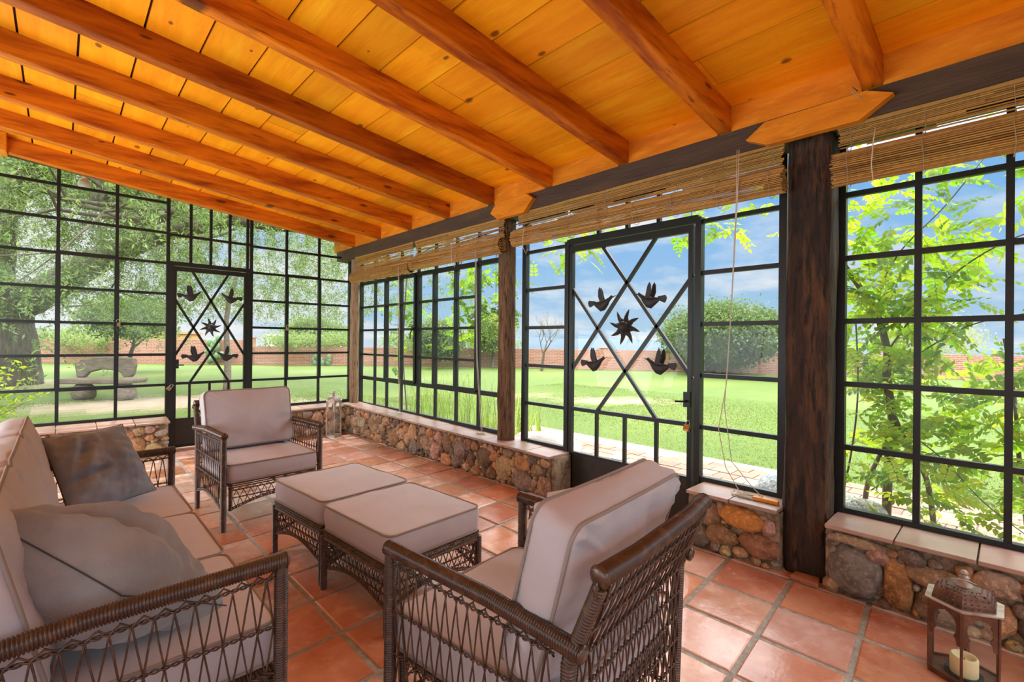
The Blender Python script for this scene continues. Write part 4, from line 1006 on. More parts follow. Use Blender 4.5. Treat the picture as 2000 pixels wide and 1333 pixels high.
# ================================================================== OUTSIDE
rng = np.random.default_rng(5); GZ = -.12
def leaf_mesh(name, cen, size, cols, m_, parent, origin, aspect=.45, up=.3, dirs=None):
    """one folded diamond per leaf, numpy built"""
    n = len(cen); 
    if dirs is None:
        d = rng.normal(size=(n,3)); d[:,2] -= up
    else: d = dirs
    d /= np.linalg.norm(d, axis=1)[:,None]+1e-9
    q = rng.normal(size=(n,3)); s = np.cross(d, q); s /= np.linalg.norm(s, axis=1)[:,None]+1e-9
    sz = np.asarray(size).reshape(-1,1)*np.ones((n,1)); a = cen-d*sz/2; t = cen+d*sz/2; w = s*sz*aspect/2; nn = np.cross(d, s)*sz*.07
    V = np.empty((n,4,3)); V[:,0] = a; V[:,1] = cen+w+nn; V[:,2] = t; V[:,3] = cen-w+nn
    F = np.arange(n*4).reshape(n,4); return np_mesh(name, V.reshape(-1,3), F, m_, parent, cols, False, origin)
def lcols(n, pal, var=.18):
    pal = np.array(pal); c = pal[rng.integers(0,len(pal),n)]; return np.clip(c*(1+rng.uniform(-var,var,(n,1)))*(1+rng.uniform(-var*.4,var*.4,(n,3))), 0, 1)
def branchy(b, p, d, L, r, depth, seed, tips, spread=.6, up=.15, n=7, kids=3):
    r_ = random.Random(seed); p = Vector(p); d = Vector(d).normalized(); pts = [p.copy()]; rs = [r]; k_ = 5
    for i in range(k_):
        d = (d+Vector((r_.uniform(-1,1),r_.uniform(-1,1),r_.uniform(-.6,1)))*.16+Vector((0,0,up*.15))).normalized(); p = p+d*L/k_; pts.append(p.copy()); rs.append(r*(1-.42*(i+1)/k_))
    b.tube(pts, rs, n, 0, depth == 0)
    if depth == 0: tips.append((p.copy(), d.copy())); return
    for q in range(kids):
        a = r_.uniform(0,2*PI); o_ = d.orthogonal().normalized(); o_.rotate(Matrix.Rotation(a,3,d)); s_ = pts[-1] if q < 2 else pts[-2]
        branchy(b, s_, d*(1-spread*.5)+o_*spread+Vector((0,0,up)), L*r_.uniform(.62,.85), rs[-1]*.8, depth-1, r_.randint(0,10**6), tips, spread, up, max(4,n-1), kids)

# ground with worn earth patches
xs = np.arange(-26, 46, .4); ys = np.arange(-26, 52, .4); X, Y = np.meshgrid(xs, ys, indexing='ij'); nx_, ny_ = X.shape
Z = np.full(X.shape, GZ)+.02*np.sin(X*.7+1)*np.cos(Y*.6)*.6
def ell(cx_, cy_, rx, ry, rot=0):
    c, s = math.cos(rot), math.sin(rot); u = ((X-cx_)*c+(Y-cy_)*s)/rx; v = (-(X-cx_)*s+(Y-cy_)*c)/ry
    wob = .22*np.sin(X*2.1+Y*1.3)+.16*np.sin(X*4.7-Y*3.9); return np.clip(1.35-(u*u+v*v+wob), 0, 1)
dirt = np.maximum.reduce([ell(1.6,13.4,2.3,1.35,-.5), ell(3.2,12.0,1.6,.8,-.5)*.9, ell(10.2,6.9,1.5,.42,-.75)*.8, ell(-1.1,21,2.0,2.0)*.5, ell(9.4,9.0,.9,.3,-.7)*.6])
g1 = np.array((.076,.122,.006)); g2 = np.array((.112,.150,.014)); gd = np.array((.38,.27,.20))
mixn = (.5+.5*np.sin(X*.9+np.sin(Y*.7)*1.3))*(.5+.5*np.sin(Y*1.1+X*.3)); gcol = g1+(g2-g1)*mixn[...,None]; gcol = gcol+(gd-gcol)*dirt[...,None]
idx = np.arange(nx_*ny_).reshape(nx_,ny_); F = np.stack([idx[:-1,:-1],idx[1:,:-1],idx[1:,1:],idx[:-1,1:]], -1).reshape(-1,4)
fc = ((gcol[:-1,:-1]+gcol[1:,1:])/2).reshape(-1,3)
keep = ~((X[:-1,:-1] < 3.2) & (X[:-1,:-1] > -2.2) & (Y[:-1,:-1] < 6.6) & (Y[:-1,:-1] > -3.8)).ravel()
o = np_mesh('lawn', np.stack([X,Y,Z],-1).reshape(-1,3), F[keep], M['grass'], None, fc[keep], True); tag(o, 'wide sunlit green lawn with worn earth patches outside', 'lawn', kind='structure')
b = MB(); ring = []; NA = 48
for r_, z in ((0,-.7),(30,-.6),(60,-1.5),(150,-9),(400,-30),(1200,-60)): ring.append([(r_*math.cos(2*PI*i/NA)+5, r_*math.sin(2*PI*i/NA)+10, z) for i in range(NA)])
vs = sum(ring, []); fs = []
for k_ in range(len(ring)-1):
    for i in range(NA): fs.append((k_*NA+i, k_*NA+(i+1)%NA, (k_+1)*NA+(i+1)%NA, (k_+1)*NA+i))
b.add(vs, fs, 0, True, (.12,.18,.06)); o = b.build('valley', M['grass']); tag(o, 'low land falling away beyond the brick garden wall', 'land', kind='structure')
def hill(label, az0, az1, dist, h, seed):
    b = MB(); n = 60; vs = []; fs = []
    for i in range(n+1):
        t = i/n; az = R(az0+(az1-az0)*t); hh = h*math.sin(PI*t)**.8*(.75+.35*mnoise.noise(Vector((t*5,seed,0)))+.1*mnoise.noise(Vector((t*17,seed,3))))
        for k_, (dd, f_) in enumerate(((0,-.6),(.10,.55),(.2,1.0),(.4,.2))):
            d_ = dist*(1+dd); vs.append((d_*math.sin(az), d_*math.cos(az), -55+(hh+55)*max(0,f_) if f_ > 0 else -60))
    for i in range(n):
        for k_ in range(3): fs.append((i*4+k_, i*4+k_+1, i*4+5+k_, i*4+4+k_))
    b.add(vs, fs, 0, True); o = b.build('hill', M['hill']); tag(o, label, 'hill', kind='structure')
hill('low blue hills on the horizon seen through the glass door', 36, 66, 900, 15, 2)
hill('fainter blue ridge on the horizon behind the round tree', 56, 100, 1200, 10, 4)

# brick patio along the right wall
b = MB(); r_ = random.Random(3); b.box((3.45,-5,-.14),(5.85,5.6,-.068), 0, (.36,.29,.24))
for i in range(12):
    for j in range(46):
        x0 = 3.46+i*.20; y0 = -5+j*.225+(i%2)*.11; x1 = x0+.19; 
        lim = 5.45+.5*math.sin(y0*1.3)*.3+ (.25 if y0 > 1.2 else .55)
        if x1 > lim: continue
        z = -.058+r_.uniform(-.004,.004); b.box((x0,y0,-.08),(x1,y0+.214,z), 0, vary(r_.choice([(.33,.195,.14),(.29,.165,.115),(.37,.245,.18)]), .12, r_))
o = b.build('patio', M['patio']); tag(o, 'pinkish brick patio strip outside the right-hand windows', 'patio', kind='structure')
def rockthing(name, label, c, rad, seed, col, m_='concrete'):
    o = MB().rock(c, rad, seed, cuts=5, sub=3, col=col).build(name, M[m_], origin=c); tag(o, label, 'rock')
rockthing('garden_rock', 'rounded pinkish boulder just outside the left sidelight', (4.15,3.75,.02), (.36,.62,.28), 4, (1,1,1))
rockthing('garden_rock', 'bluish grey rock outside beside the thick post', (4.3,1.30,.07), (.22,.20,.22), 6, (.4,.45,.5), 'stone')
rockthing('garden_rock', 'pale grey rock on the patio under the vine window', (4.35,.86,.02), (.25,.26,.22), 8, (.45,.47,.48), 'stone')

# garden wall
def gwall(pts, h, label, piers):
    b = MB(); me_v = []; uv = []; s0 = 0
    t = thing('garden_wall', label, 'wall', (pts[0][0],pts[0][1],GZ), kind='structure'); o_ = tuple(t.location)
    vs, fs, uvs = [], [], []
    for (x0,y0),(x1,y1) in zip(pts[:-1], pts[1:]):
        L = math.hypot(x1-x0,y1-y0); nx2, ny2 = -(y1-y0)/L*.14, (x1-x0)/L*.14; k_ = len(vs)
        vs += [(x0-nx2,y0-ny2,GZ-.8),(x1-nx2,y1-ny2,GZ-.8),(x1-nx2,y1-ny2,GZ+h),(x0-nx2,y0-ny2,GZ+h),(x0+nx2,y0+ny2,GZ-.8),(x1+nx2,y1+ny2,GZ-.8),(x1+nx2,y1+ny2,GZ+h),(x0+nx2,y0+ny2,GZ+h)]
        fs += [(k_,k_+1,k_+2,k_+3),(k_+5,k_+4,k_+7,k_+6),(k_+3,k_+2,k_+6,k_+7)]
        uvs += [(s0,0),(s0+L,0),(s0+L,h+.8),(s0,h+.8),(s0+L,0),(s0,0),(s0,h+.8),(s0+L,h+.8),(s0,0),(s0+L,0),(s0+L,.28),(s0,.28)]; s0 += L
    b.add(vs, fs); o = b.build('wall_body', M['wallbrick'], t, origin=o_)
    ul = o.data.uv_layers.new(name='uv'); ul.data.foreach_set('uv', np.array(uvs, np.float32).ravel())
    for (x,y) in piers:
        q = MB().box((-.22,-.22,-.8),(.22,.22,h+.10)).box((-.27,-.27,h+.10),(.27,.27,h+.17)).build('pier', M['wallbrick'], t); q.location = (x-o_[0],y-o_[1],0); q.rotation_euler = (0,0,R(-44))
        ul = q.data.uv_layers.new(name='uv'); uu = []
        for l_ in q.data.loops:
            v = q.data.vertices[l_.vertex_index].co; uu += [v.x+v.y, v.z]
        ul.data.foreach_set('uv', np.array(uu, np.float32))
gwall([(-16,53.5),(-5,42.8),(3.98,34.3),(8.1,30.35)], 1.42, 'high red brick garden wall beyond the large tree', [(-1.0,39),(2.3,35.9),(8.0,30.4)])
gwall([(8.1,30.35),(16.9,22.0),(22.86,12.7),(27.2,4.5),(33,-7)], 1.06, 'low red brick garden wall beyond the lawn', [(12.5,26.2),(21.3,15.2),(23.6,11.2)])

# trees ------------------------------------------------------------
def tree(label, base, trunk, clusters, nleaf, size, pal, seed, aspect=.5, bark='bark', up=.2, cat='tree', group=None, sp=1.0, flat=.8, name='tree'):
    global rng
    rng = np.random.default_rng(seed); t = thing(name, label, cat, base, group=group)
    b = MB(); tips = []
    for (p, d, L, r, dep, kids) in trunk: branchy(b, p, d, L, r, dep, seed*17+int(L*100), tips, .6, .18, 8, kids)
    if trunk: b.build('trunk', M[bark], t)
    C = []
    if clusters:
        (cx_,cy_,cz_), (rx,ry,rz), nc, cr = clusters
        u = rng.normal(size=(nc,3)); u /= np.linalg.norm(u,axis=1)[:,None]; u *= rng.uniform(.35,1.0,(nc,1))**.6; C.append(np.array([cx_,cy_,cz_])+u*np.array([rx,ry,rz]))
        C = np.concatenate(C); per = nleaf//len(C); cen = np.repeat(C, per, 0); cen = cen+rng.normal(size=cen.shape)*np.array([cr,cr,cr*flat])*sp
        leaf_mesh('foliage', cen, rng.uniform(.7,1.25,len(cen))*size, lcols(len(cen), pal), M['leaf_far'], t, (0,0,0), aspect, up)
    return t
# the great mesquite
def mesquite():
    global rng
    rng = np.random.default_rng(21); t = thing('tree', 'huge old feathery tree with a massive trunk filling the end windows', 'tree', (-1.25,21.2,GZ)); o_ = tuple(t.location)
    b = MB(); pts = []; rs = []
    for i in range(15):
        z = i/14*3.0; pts.append((-1.25+.10*math.sin(z*1.5), 21.2, GZ+z)); rs.append(.92-.26*min(1,z/1.2)+.13*max(0,z-1.9))
    k0 = len(b.v); b.tube(pts, rs, 22)
    for i in range(k0, len(b.v)):
        x,y,z = b.v[i]; nn = mnoise.noise(Vector((math.atan2(y-21.2,x+1.25)*3.2, z*.7, 1)))*.16+mnoise.noise(Vector((x*3,y*3,z*2)))*.07; dx, dy = x+1.25, y-21.2; b.v[i] = (x+dx*nn*1.3, y+dy*nn*1.3, z)
    limbs = [([(-1.0,21.2,2.2),(-.5,21,2.5),(.1,20.0,3.0),(1.1,18.4,3.75),(2.2,17.0,4.4),(3.6,15.6,4.8),(5.6,14.8,4.7)],.42),([(-1.3,21.2,2.6),(-1.4,20.6,4.0),(-.9,19.4,5.6),(.3,17.2,6.7),(2.0,15.5,7.2)],.40),
             ([(-1.4,21.2,2.6),(-2.6,20.6,4.2),(-4.2,19.6,5.4),(-6,18.5,6.0)],.36),([(-.9,21.2,2.5),(.8,22.0,4.2),(3.2,22.0,5.6),(6.2,21.0,6.4)],.34),([(-1.2,21.0,2.7),(-1.0,18.6,4.4),(-.75,17.2,5.1),(-.4,15.2,5.9)],.22),
             ([(.55,14.6,4.6),(.95,14.2,4.10),(1.35,13.9,3.98),(1.72,13.6,4.12),(1.95,13.4,4.40)],.15),([(.3,17.2,6.7),(.5,15.6,5.6),(.75,14.2,4.5),(1.2,14.05,4.02)],.13)]
    tips = []; segs = []
    for pts_, r_ in limbs:
        n = len(pts_); fine = []
        for i in range(n-1):
            for q in range(4): fine.append(Vector(pts_[i]).lerp(Vector(pts_[i+1]), q/4)+Vector((rnd.uniform(-.06,.06),)*3))
        fine.append(Vector(pts_[-1])); b.tube(fine, [r_*(1-.72*i/(len(fine)-1)) for i in range(len(fine))], 10)
        segs += fine[6:]
    for i, p in enumerate(segs):
        if i % 2 == 0: branchy(b, p, (rnd.uniform(-1,1),rnd.uniform(-1,.6),rnd.uniform(-.3,.7)), rnd.uniform(1.2,2.2), .06, 2, 100+i, tips, .75, .0, 5, 2)
    b.build('trunk', M['bark'], t, origin=o_)
    # drooping feathery sprays
    T = np.array([tuple(p) for p, d in tips]); n0 = len(T)
    C = T[rng.integers(0,n0,3000)]+rng.normal(size=(3000,3))*np.array([.75,.75,.55])
    # canopy shell reaching over the room side
    u = rng.uniform(0,1,(4600,3)); ex = np.stack([-7+17*u[:,0], 12.0+11*u[:,1], 2.3+5.4*u[:,2]],-1); low = 1.75+.9*np.sin(ex[:,0]*.9+ex[:,1])**2+np.clip(-(ex[:,0]-1.0)*.16,0,2.0); ex[:,2] = np.maximum(ex[:,2], low)
    keep = np.array([mnoise.noise(Vector(p)*.42) > -.17 for p in ex]); C = np.concatenate([C, ex[keep]])
    per = 48; nC = len(C)
    dr = rng.normal(size=(nC,3)); dr[:,2] = -np.abs(dr[:,2])*.8-.25; dr /= np.linalg.norm(dr,axis=1)[:,None]
    L = rng.uniform(.35,.75,(nC,1,1)); s = np.linspace(0,1,per)[None,:,None]
    cen = C[:,None,:]+dr[:,None,:]*L*s+rng.normal(size=(nC,per,3))*.055; cen[...,2] -= (s[...,0]**2)*.12
    cen = cen.reshape(-1,3); dirs = rng.normal(size=cen.shape); dirs[:,2] -= .5
    leaf_mesh('foliage', cen, rng.uniform(.065,.125,len(cen)), lcols(len(cen), [(.17,.24,.085),(.23,.31,.11),(.31,.38,.14),(.10,.15,.06)]), M['leaf_far'], t, o_, .26, .3, dirs)
mesquite()
W_ = lambda u, dep: None
tree('small round-headed tree standing near the brick wall behind the bench', (2.2,26.5,GZ), [((0,0,0),(0,.05,1),1.3,.11,2,3)], ((0,0,2.4),(1.5,1.5,.85),70,.28), 9000, .15, [(.11,.17,.04),(.15,.22,.05)], 31)
tree('wide round green tree on the lawn seen through the glass door', (21.9,9.6,GZ), [((0,0,0),(.25,-.25,1),1.0,.16,3,3),((0.1,.1,0),(-.4,.3,1),1.0,.14,3,3)], ((.32,-.32,1.88),(2.25,2.65,1.25),260,.31), 42000, .155, [(.105,.165,.055),(.14,.205,.07),(.18,.24,.09),(.085,.13,.045)], 32)
tree('bare leafless tree in front of the brick wall, left sidelight', (17.7,16.4,GZ), [((0,0,0),(.15,-.15,1),.95,.09,5,3)], None, 0, 0, [(1,1,1)], 33, bark='twig')
tree('bright yellow-green leafy tree at the left of the slim middle post', (17.2,19.6,GZ), [((0,0,0),(0,0,1),1.2,.11,2,3)], ((0,0,2.0),(1.05,1.05,1.0),90,.22), 13000, .15, [(.23,.30,.045),(.30,.36,.06),(.17,.24,.04)], 34)
tree('grey-green bushy tree seen through the right-hand casement', (14.6,21.2,GZ), [((0,0,0),(0,0,1),.9,.09,2,3)], ((0,0,1.55),(1.3,1.3,.95),80,.26), 10000, .15, [(.13,.18,.08),(.17,.22,.10)], 35)
tree('pale feathery tree far off in the vine window', (31.5,3.0,GZ-.4), [((0,0,0),(0,0,1),1.6,.10,4,3)], ((0,0,2.3),(2.1,2.1,1.0),150,.3), 5200, .13, [(.40,.40,.22),(.33,.36,.18)], 36, bark='twig')
tree('young green tree whose crown shows over the wall near the corner', (12.0,31.0,GZ), [((0,0,0),(0,0,1),1.4,.11,2,3)], ((0,0,2.1),(1.9,1.9,.75),70,.3), 8000, .17, [(.14,.20,.07),(.19,.25,.09)], 37)
o = thing('tree', 'slim pale tree trunk on the lawn behind the end door', 'tree', (3.35,14.9,GZ)); b = MB(); b.tube([(.02*math.sin(q*5),0,q*2.0) for q in np.linspace(0,1,12)]+[(.05,.0,2.6),(.3,-.1,3.6)], [.10-.04*q for q in np.linspace(0,1,12)]+[.055,.04], 10); b.build('trunk', M['bench'], o)
for k_, (x, y, w_, h_, lb, pal) in enumerate([(2.0,37.6,3.0,.55,'hedge of pale green growth above the high wall, left of the end door',[(.20,.27,.08),(.26,.32,.10)]),(-3.5,43,4,1.0,'thick green hedge behind the massive trunk',[(.15,.22,.06)]),(11.0,29.0,2.6,.35,'straggly green growth over the wall near the corner post',[(.22,.29,.10)]),(17.6,23.4,4.5,.55,'band of greenery over the low wall in the wide window',[(.21,.29,.08),(.16,.23,.06)]),(27.3,7.8,1.7,.75,'light green bush right of the wide round tree',[(.20,.27,.07),(.25,.31,.1)])]):
    tree(lb, (x,y,GZ+1.0 if k_ < 4 else GZ), [], ((0,0,.40),(w_,w_*.9,h_),90,.25), 6500, .15, pal, 50+k_, cat='bush', name='bush')
# prickly pear
t = thing('prickly_pear', 'prickly pear cactus against the brick wall behind the end door', 'cactus', (6.6,31.2,GZ)); r_ = random.Random(8)
mp_ = mat('cactus_green', (.17,.27,.13), .6)
for i in range(16):
    a = r_.uniform(-1,1); z = .25+.24*(i//3)+r_.uniform(0,.1); MB().sphere((a*.62*.72,-a*.62*.69,z),(.17,.12,.23),10,8).build('pad', mp_, t)
t = thing('prickly_pear', 'small prickly pear clump at the wall right of the end door', 'cactus', (10.9,27.3,GZ))
for i in range(8):
    a = r_.uniform(-1,1); z = .15+.16*(i//3); MB().sphere((a*.5*.72,-a*.5*.69,z),(.14,.1,.18),10,8).build('pad', mp_, t)
# houses beyond the wall
def house(label, c, w, d, h, rz, m_, wins):
    t = thing('house', label, 'house', c, rz); MB().box((-w/2,-d/2,-3),(w/2,d/2,h)).build('wall', M[m_], t); MB().box((-w/2-.15,-d/2-.15,h),(w/2+.15,d/2+.15,h+.18)).build('parapet', M[m_], t)
    for x in wins: MB().box((x-.4,-d/2-.03,h-1.3),(x+.4,-d/2+.05,h-.4)).build('window', M['steel'], t)
house('low ochre house roofline beyond the high wall', (7.0,56.0,GZ), 5, 4, 1.9, R(-44), 'house', (-1.5,1.5))
house('small pale house beyond the wall near the corner', (15.6,45.5,GZ), 3.4, 3, 1.75, R(-44), 'house_white', (0,))
# log bench
t = thing('log_bench', 'rough log bench with a carved back, outside on the bare earth', 'bench', (.78,15.0,GZ), R(-44))
def slab(pts, z0, z1, y0, y1, name, seed):
    n = len(pts); o = MB().prism(pts, lambda u,v,d: (u,d,v), y0, y1).build(name, M['bench'], t, bevel=.03); return o
slab([(-.86,.37),(.88,.40),(.92,.47),(.9,.52),(-.82,.50),(-.88,.45)], 0,0,-.28,.22,'seat',1)
slab([(-.80,.50),(-.62,.50),(-.52,.62),(-.2,.70),(.12,.68),(.28,.62),(.33,.52),(.52,.52),(.58,.60),(.62,.80),(.60,.98),(.2,1.02),(-.3,1.01),(-.7,.94),(-.85,.78)], 0,0,.14,.26,'backrest',2)
for x in (-.45,.55):
    o = MB().rock((x,-.03,.17),(.24,.24,.26),int(x*10)+20,cuts=4,sub=2).build('stump_leg', M['bench'], t)

# bright shrub at the lower left outside the end window
def shrub(label, base, stems, h, w, n, size, pal, seed, name='shrub', cat='shrub'):
    global rng
    rng = np.random.default_rng(seed); r_ = random.Random(seed); t = thing(name, label, cat, base); b = MB(); cen = []; drs = []
    for i in range(stems):
        a = r_.uniform(0,2*PI); L = h*r_.uniform(.55,1.05); q = w*r_.uniform(.2,1); pts = [Vector((math.cos(a)*q*s_**1.4, math.sin(a)*q*s_**1.4, L*s_*(1-.12*s_))) for s_ in np.linspace(0,1,9)]
        b.tube(pts, [.008*(1-.8*k_/8) for k_ in range(9)], 5)
        for k_ in range(n//stems):
            f_ = r_.uniform(.25,1)*8; i0 = min(7,int(f_)); p = pts[i0].lerp(pts[i0+1], f_-i0); v = Vector((r_.gauss(0,1),r_.gauss(0,1),r_.gauss(.1,.6))).normalized(); cen.append(p+v*size*.8); drs.append(v)
    b.build('stem', M['twig'], t)
    cen = np.array([tuple(c) for c in cen]); leaf_mesh('foliage', cen, rng.uniform(.7,1.3,len(cen))*size, lcols(len(cen), pal), M['leaf'], t, (0,0,0), .5, 0, np.array([tuple(d) for d in drs])); return t
shrub('yellow-green leafy shrub outside the lower left end window', (-.95,9.4,GZ), 34, 1.35, .85, 1500, .075, [(.36,.44,.04),(.28,.38,.04),(.45,.48,.06)], 61)
# iris clump: strap leaves
def straps(label, base, n, h, w, pal, seed, spread=(1,1)):
    r_ = random.Random(seed); t = thing('iris_clump', label, 'plant', base); b = MB()
    for i in range(n):
        x, y = r_.uniform(-1,1)*spread[0], r_.uniform(-1,1)*spread[1]; a = r_.uniform(0,2*PI); H_ = h*r_.uniform(.55,1.1); le = r_.uniform(.1,.5)*H_; pts = []; wv = Vector((-math.sin(a),math.cos(a),0))*w; c = vary(r_.choice(pal), .2, r_)
        vs = []; k_ = 6
        for q in range(k_+1):
            s_ = q/k_; p = Vector((x+math.cos(a)*le*s_**2, y+math.sin(a)*le*s_**2, H_*s_*(1-.25*s_**3*(le/H_)))); ww = wv*(1-s_**2.2)*.5+wv*.03; vs += [p-ww, p+Vector((0,0,0))+Vector((math.cos(a),math.sin(a),0))*w*.15, p+ww]
        fs = []
        for q in range(k_):
            for m_ in range(2): fs.append((q*3+m_, q*3+m_+1, q*3+4+m_, q*3+3+m_))
        b.add(vs, fs, 0, True, c)
    b.build('foliage', M['leaf'], t); return t
straps('clump of tall strap-leaved iris outside the wide right-hand window', (4.75,6.1,GZ), 260, .95, .013, [(.17,.23,.075),(.22,.28,.10),(.12,.175,.06)], 71, (.45,1.35))
straps('sparse iris tuft outside left of the slim middle post', (4.6,4.7,GZ), 60, .60, .018, [(.20,.27,.07),(.26,.33,.1)], 72, (.3,.35))

# climbing vine with pinnate leaves
LEAFP = [(0,0),(.28,.30),(.62,.26),(1,0),(.62,-.26),(.28,-.30)]
def pinnate(vs, fs, cs, p, d, L, seed, pal, size=.068):
    r_ = random.Random(seed); p = Vector(p); d = Vector(d).normalized(); n = max(3, int(L/.032)); c0 = r_.choice(pal)
    side = d.cross(Vector((0,0,1))); side = side.normalized() if side.length > .05 else Vector((1,0,0)); roll = Matrix.Rotation(r_.uniform(-.9,.9),3,d); side = roll @ side
    q = p.copy(); pos = []
    for i in range(n+1): pos.append(q.copy()); d = (d+Vector((0,0,-.10))).normalized(); q = q+d*L/n
    def leaf(b_, ax, s_, sz):
        nn = ax.cross(s_).normalized(); k_ = len(vs); c = tuple(min(1,max(0,x*(1+r_.uniform(-.15,.15)))) for x in c0)
        for (u,v) in LEAFP: vs.append(tuple(b_+ax*u*sz+s_*v*sz+nn*(abs(v)*.25-.12*u*u)*sz))
        fs.append((k_,k_+1,k_+2,k_+3)); fs.append((k_,k_+3,k_+4,k_+5)); cs.append(c); cs.append(tuple(x*.97 for x in c))
    for i in range(1, n+1):
        ax = (pos[i]-pos[i-1]).normalized(); sz = size*(1.0-.35*i/n)*r_.uniform(.85,1.15)
        if i == n: leaf(pos[i], ax, side, sz); continue
        for sg in (1,-1):
            a2 = (side*sg*.9+ax*.5+Vector((r_.uniform(-.2,.2),r_.uniform(-.2,.2),r_.uniform(-.35,.1)))).normalized(); s2 = a2.cross(ax.cross(side)).normalized(); leaf(pos[i], a2, s2, sz)
    # rachis as a thin three-sided stalk quad
    k_ = len(vs); w = side*.0016
    for i in (0, n//2, n): vs.extend([tuple(pos[i]-w), tuple(pos[i]+w)])
    for i in range(2): fs.append((k_+i*2,k_+i*2+1,k_+i*2+3,k_+i*2+2)); cs.append((.10,.13,.03))
def vine(label, base, stems, sprays, seed, pal, name='climbing_vine'):
    r_ = random.Random(seed); t = thing(name, label, 'vine', base); o_ = tuple(t.location); b = MB(); vs, fs, cs = [], [], []
    for pts, r0, r1 in stems:
        P3 = [Vector(p) for p in pts]; fine = []
        for i in range(len(P3)-1):
            p0, p1, p2, p3 = P3[max(0,i-1)], P3[i], P3[i+1], P3[min(len(P3)-1,i+2)]
            for q in range(6):
                s_ = q/6; fine.append(.5*((2*p1)+(p2-p0)*s_+(2*p0-5*p1+4*p2-p3)*s_**2+(3*p1-p0-3*p2+p3)*s_**3))
        fine.append(P3[-1]); n = len(fine); b.tube(fine, [r0+(r1-r0)*i/(n-1) for i in range(n)], 7)
    b.build('stem', M['bark'], t, origin=o_)
    for (c, rad, cnt, Lr) in sprays:
        for i in range(int(cnt*1.5)):
            p = Vector((c[0]+r_.gauss(0,1)*rad[0], c[1]+r_.gauss(0,1)*rad[1], c[2]+r_.gauss(0,1)*rad[2])); p.x = max(p.x, 3.72)
            if p.z < -.03: p.z = abs(p.z)
            pinnate(vs, fs, cs, p, (r_.gauss(.1,.5),r_.gauss(0,1),r_.gauss(.1,.55)), r_.uniform(*Lr), r_.randint(0,10**7), pal)
    np_mesh('foliage', np.array(vs), [f if len(f) == 4 else f for f in fs], M['leaf'], t, np.array(cs), False, o_); return t
VP = [(.24,.36,.030),(.31,.43,.040),(.19,.30,.030),(.38,.46,.05),(.14,.25,.035)]
vine('leafy vine with a twisting trunk right of the thick post, trailing over the glass door', (4.88,.69,-.06),
  [([(4.88,.69,-.06),(4.75,.66,.4),(4.62,.62,.75),(4.5,.64,1.1),(4.42,.63,1.32),(4.4,.70,1.62),(4.4,.80,1.80),(4.35,.90,2.0),(4.3,1.05,2.4)],.034,.016),([(4.9,.40,-.06),(4.7,.43,.35),(4.62,.55,.65),(4.55,.63,.9)],.020,.014),([(5.0,.86,-.06),(4.85,.80,.25),(4.7,.68,.55)],.022,.014),
   ([(4.5,.64,1.1),(4.5,.50,1.25),(4.4,.2,1.48),(4.3,-.1,1.56)],.006,.003),([(4.42,.63,1.3),(4.4,.35,1.75),(4.3,.0,2.02),(4.25,-.4,2.1)],.007,.003),([(4.4,.72,1.65),(4.3,.55,2.0),(4.3,.3,2.3),(4.3,.1,2.6)],.006,.003),([(4.62,.6,.75),(4.6,.35,.55),(4.5,.12,.30),(4.55,-.08,.12)],.006,.003),([(4.9,-.1,-.06),(4.7,-.05,.5),(4.6,-.02,1.0),(4.5,.03,1.4)],.016,.008),
   ([(4.5,.95,-.05),(4.45,.85,.5),(4.4,.80,1.0),(4.4,.82,1.6)],.008,.005),([(4.3,1.05,2.4),(4.2,1.6,2.75),(4.1,2.4,2.8),(4.0,3.2,2.8),(3.95,4.2,2.75),(3.95,5.0,2.7)],.016,.008),([(4.2,.95,2.8),(4.1,1.0,2.4),(4.05,1.02,2.0)],.006,.003),([(4.1,2.0,2.8),(4.05,1.95,2.4),(4.0,1.9,2.15)],.005,.002),([(4.0,3.3,2.8),(3.95,3.25,2.5)],.006,.003)],
  [((4.5,.66,1.55),(.26,.16,.24),64,(.22,.34)),((4.45,.72,2.0),(.28,.18,.22),40,(.2,.32)),((4.5,.62,1.0),(.25,.15,.22),44,(.2,.3)),((4.55,.60,.6),(.28,.16,.2),26,(.18,.28)),((4.4,.40,1.62),(.25,.12,.18),20,(.2,.3)),((4.35,.30,2.05),(.22,.15,.13),20,(.18,.3)),((4.5,.22,1.0),(.3,.14,.22),34,(.18,.3)),((4.5,.05,.65),(.3,.16,.22),24,(.18,.3)),((4.55,.30,.25),(.2,.14,.12),14,(.15,.25)),((4.5,-.15,1.1),(.3,.14,.5),34,(.2,.3)),((4.4,-.4,1.6),(.3,.2,.5),30,(.2,.3)),((4.3,.35,2.45),(.25,.35,.12),18,(.18,.3)),((4.5,.0,.12),(.2,.3,.07),12,(.12,.2)),((4.2,1.02,2.32),(.12,.07,.14),14,(.15,.26)),((4.15,.98,1.95),(.1,.05,.12),5,(.12,.2)),((4.15,2.05,2.42),(.12,.14,.06),9,(.14,.24)),((4.2,1.72,2.38),(.1,.10,.07),6,(.14,.22)),((4.05,3.35,2.38),(.12,.16,.09),18,(.15,.26)),((4.1,1.35,2.52),(.12,.18,.05),6,(.14,.22)),((4.1,2.75,2.50),(.12,.2,.06),6,(.14,.22))], 81, VP)
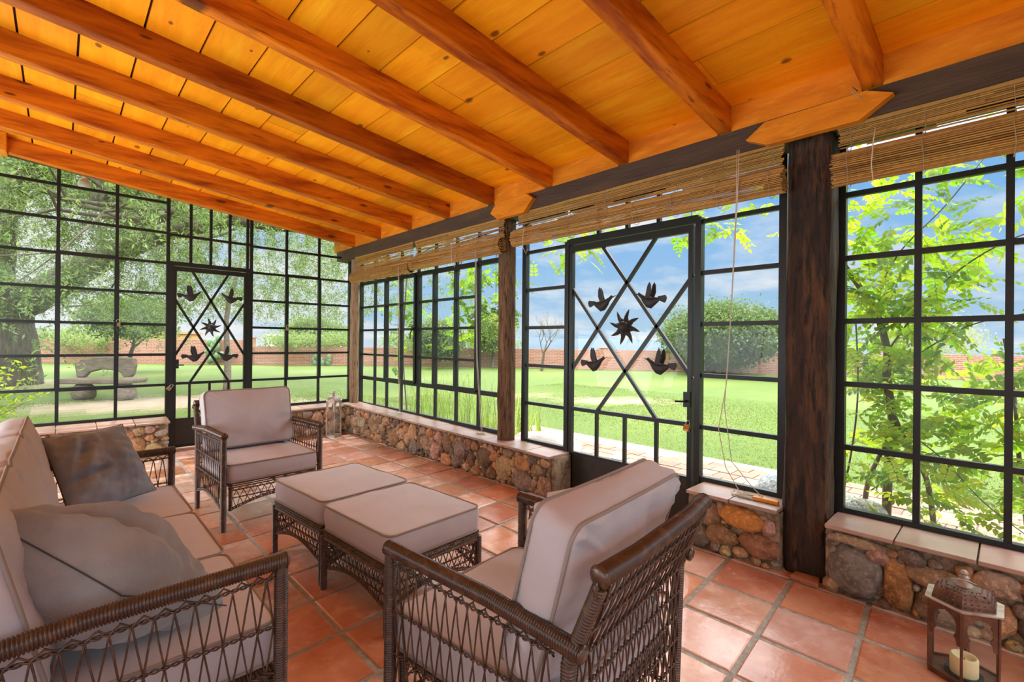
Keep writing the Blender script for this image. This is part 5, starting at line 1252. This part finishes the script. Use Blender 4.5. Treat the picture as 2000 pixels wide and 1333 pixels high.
vine('broad-leaved vine hanging outside the wide right-hand window', (4.05,6.7,-.08),
  [([(4.0,6.6,2.6),(3.96,5.9,2.72),(3.95,5.1,2.7),(3.95,5.2,2.3),(4.0,5.3,1.8),(4.1,5.3,1.3)],.008,.004),([(3.95,5.1,2.7),(3.95,4.5,2.68),(3.95,4.45,2.3),(4.0,4.5,1.9)],.007,.003),([(4.0,6.6,2.6),(4.0,6.7,1.8),(4.0,6.72,1.0),(4.05,6.7,.3),(4.05,6.7,-.08)],.01,.012)],
  [((4.05,5.15,2.15),(.12,.18,.15),26,(.16,.26)),((4.05,5.05,1.78),(.12,.15,.14),20,(.16,.26)),((4.05,4.55,2.2),(.1,.22,.08),20,(.16,.26)),((4.05,4.6,1.75),(.1,.12,.13),18,(.16,.26)),((4.1,5.5,1.5),(.1,.15,.2),10,(.16,.26)),((4.05,6.9,1.75),(.1,.15,.35),24,(.16,.26)),((4.05,6.55,1.9),(.1,.15,.3),14,(.16,.26))], 83, [(.16,.27,.035),(.22,.35,.045),(.12,.21,.035)])
# near grass
rng = np.random.default_rng(9); n = 130000
gx = np.concatenate([rng.uniform(5.7,13,n*2//3), rng.uniform(-2,6,n//3)]); gy = np.concatenate([rng.uniform(-2,11,n*2//3), rng.uniform(7.6,15,n//3)])
n = len(gx); dd = np.array([ (abs(x-1.6)/2.3)**2+(abs(y-13.4)/1.35)**2 < 1 or ((x-10.2)/1.4)**2+((y-6.9)/.7)**2 < 1 for x,y in zip(gx,gy)]); gx, gy = gx[~dd], gy[~dd]; n = len(gx)
P0 = np.stack([gx,gy,np.full(n,GZ-.005)],-1); an = rng.uniform(0,2*PI,n); wv = np.stack([np.cos(an),np.sin(an),np.zeros(n)],-1)*.0045; hh = rng.uniform(.012,.034,n)
tp = P0+np.stack([rng.normal(size=n)*.02,rng.normal(size=n)*.02,hh],-1)
o = np_mesh('grass_blades', np.stack([P0-wv,P0+wv,tp],1).reshape(-1,3), np.arange(n*3).reshape(n,3), M['blade'], None, lcols(n,[(.095,.15,.010),(.125,.178,.015),(.15,.195,.022)])); tag(o, 'short green grass blades of the lawn near the windows', 'grass', kind='stuff')
bpy.context.view_layer.update()
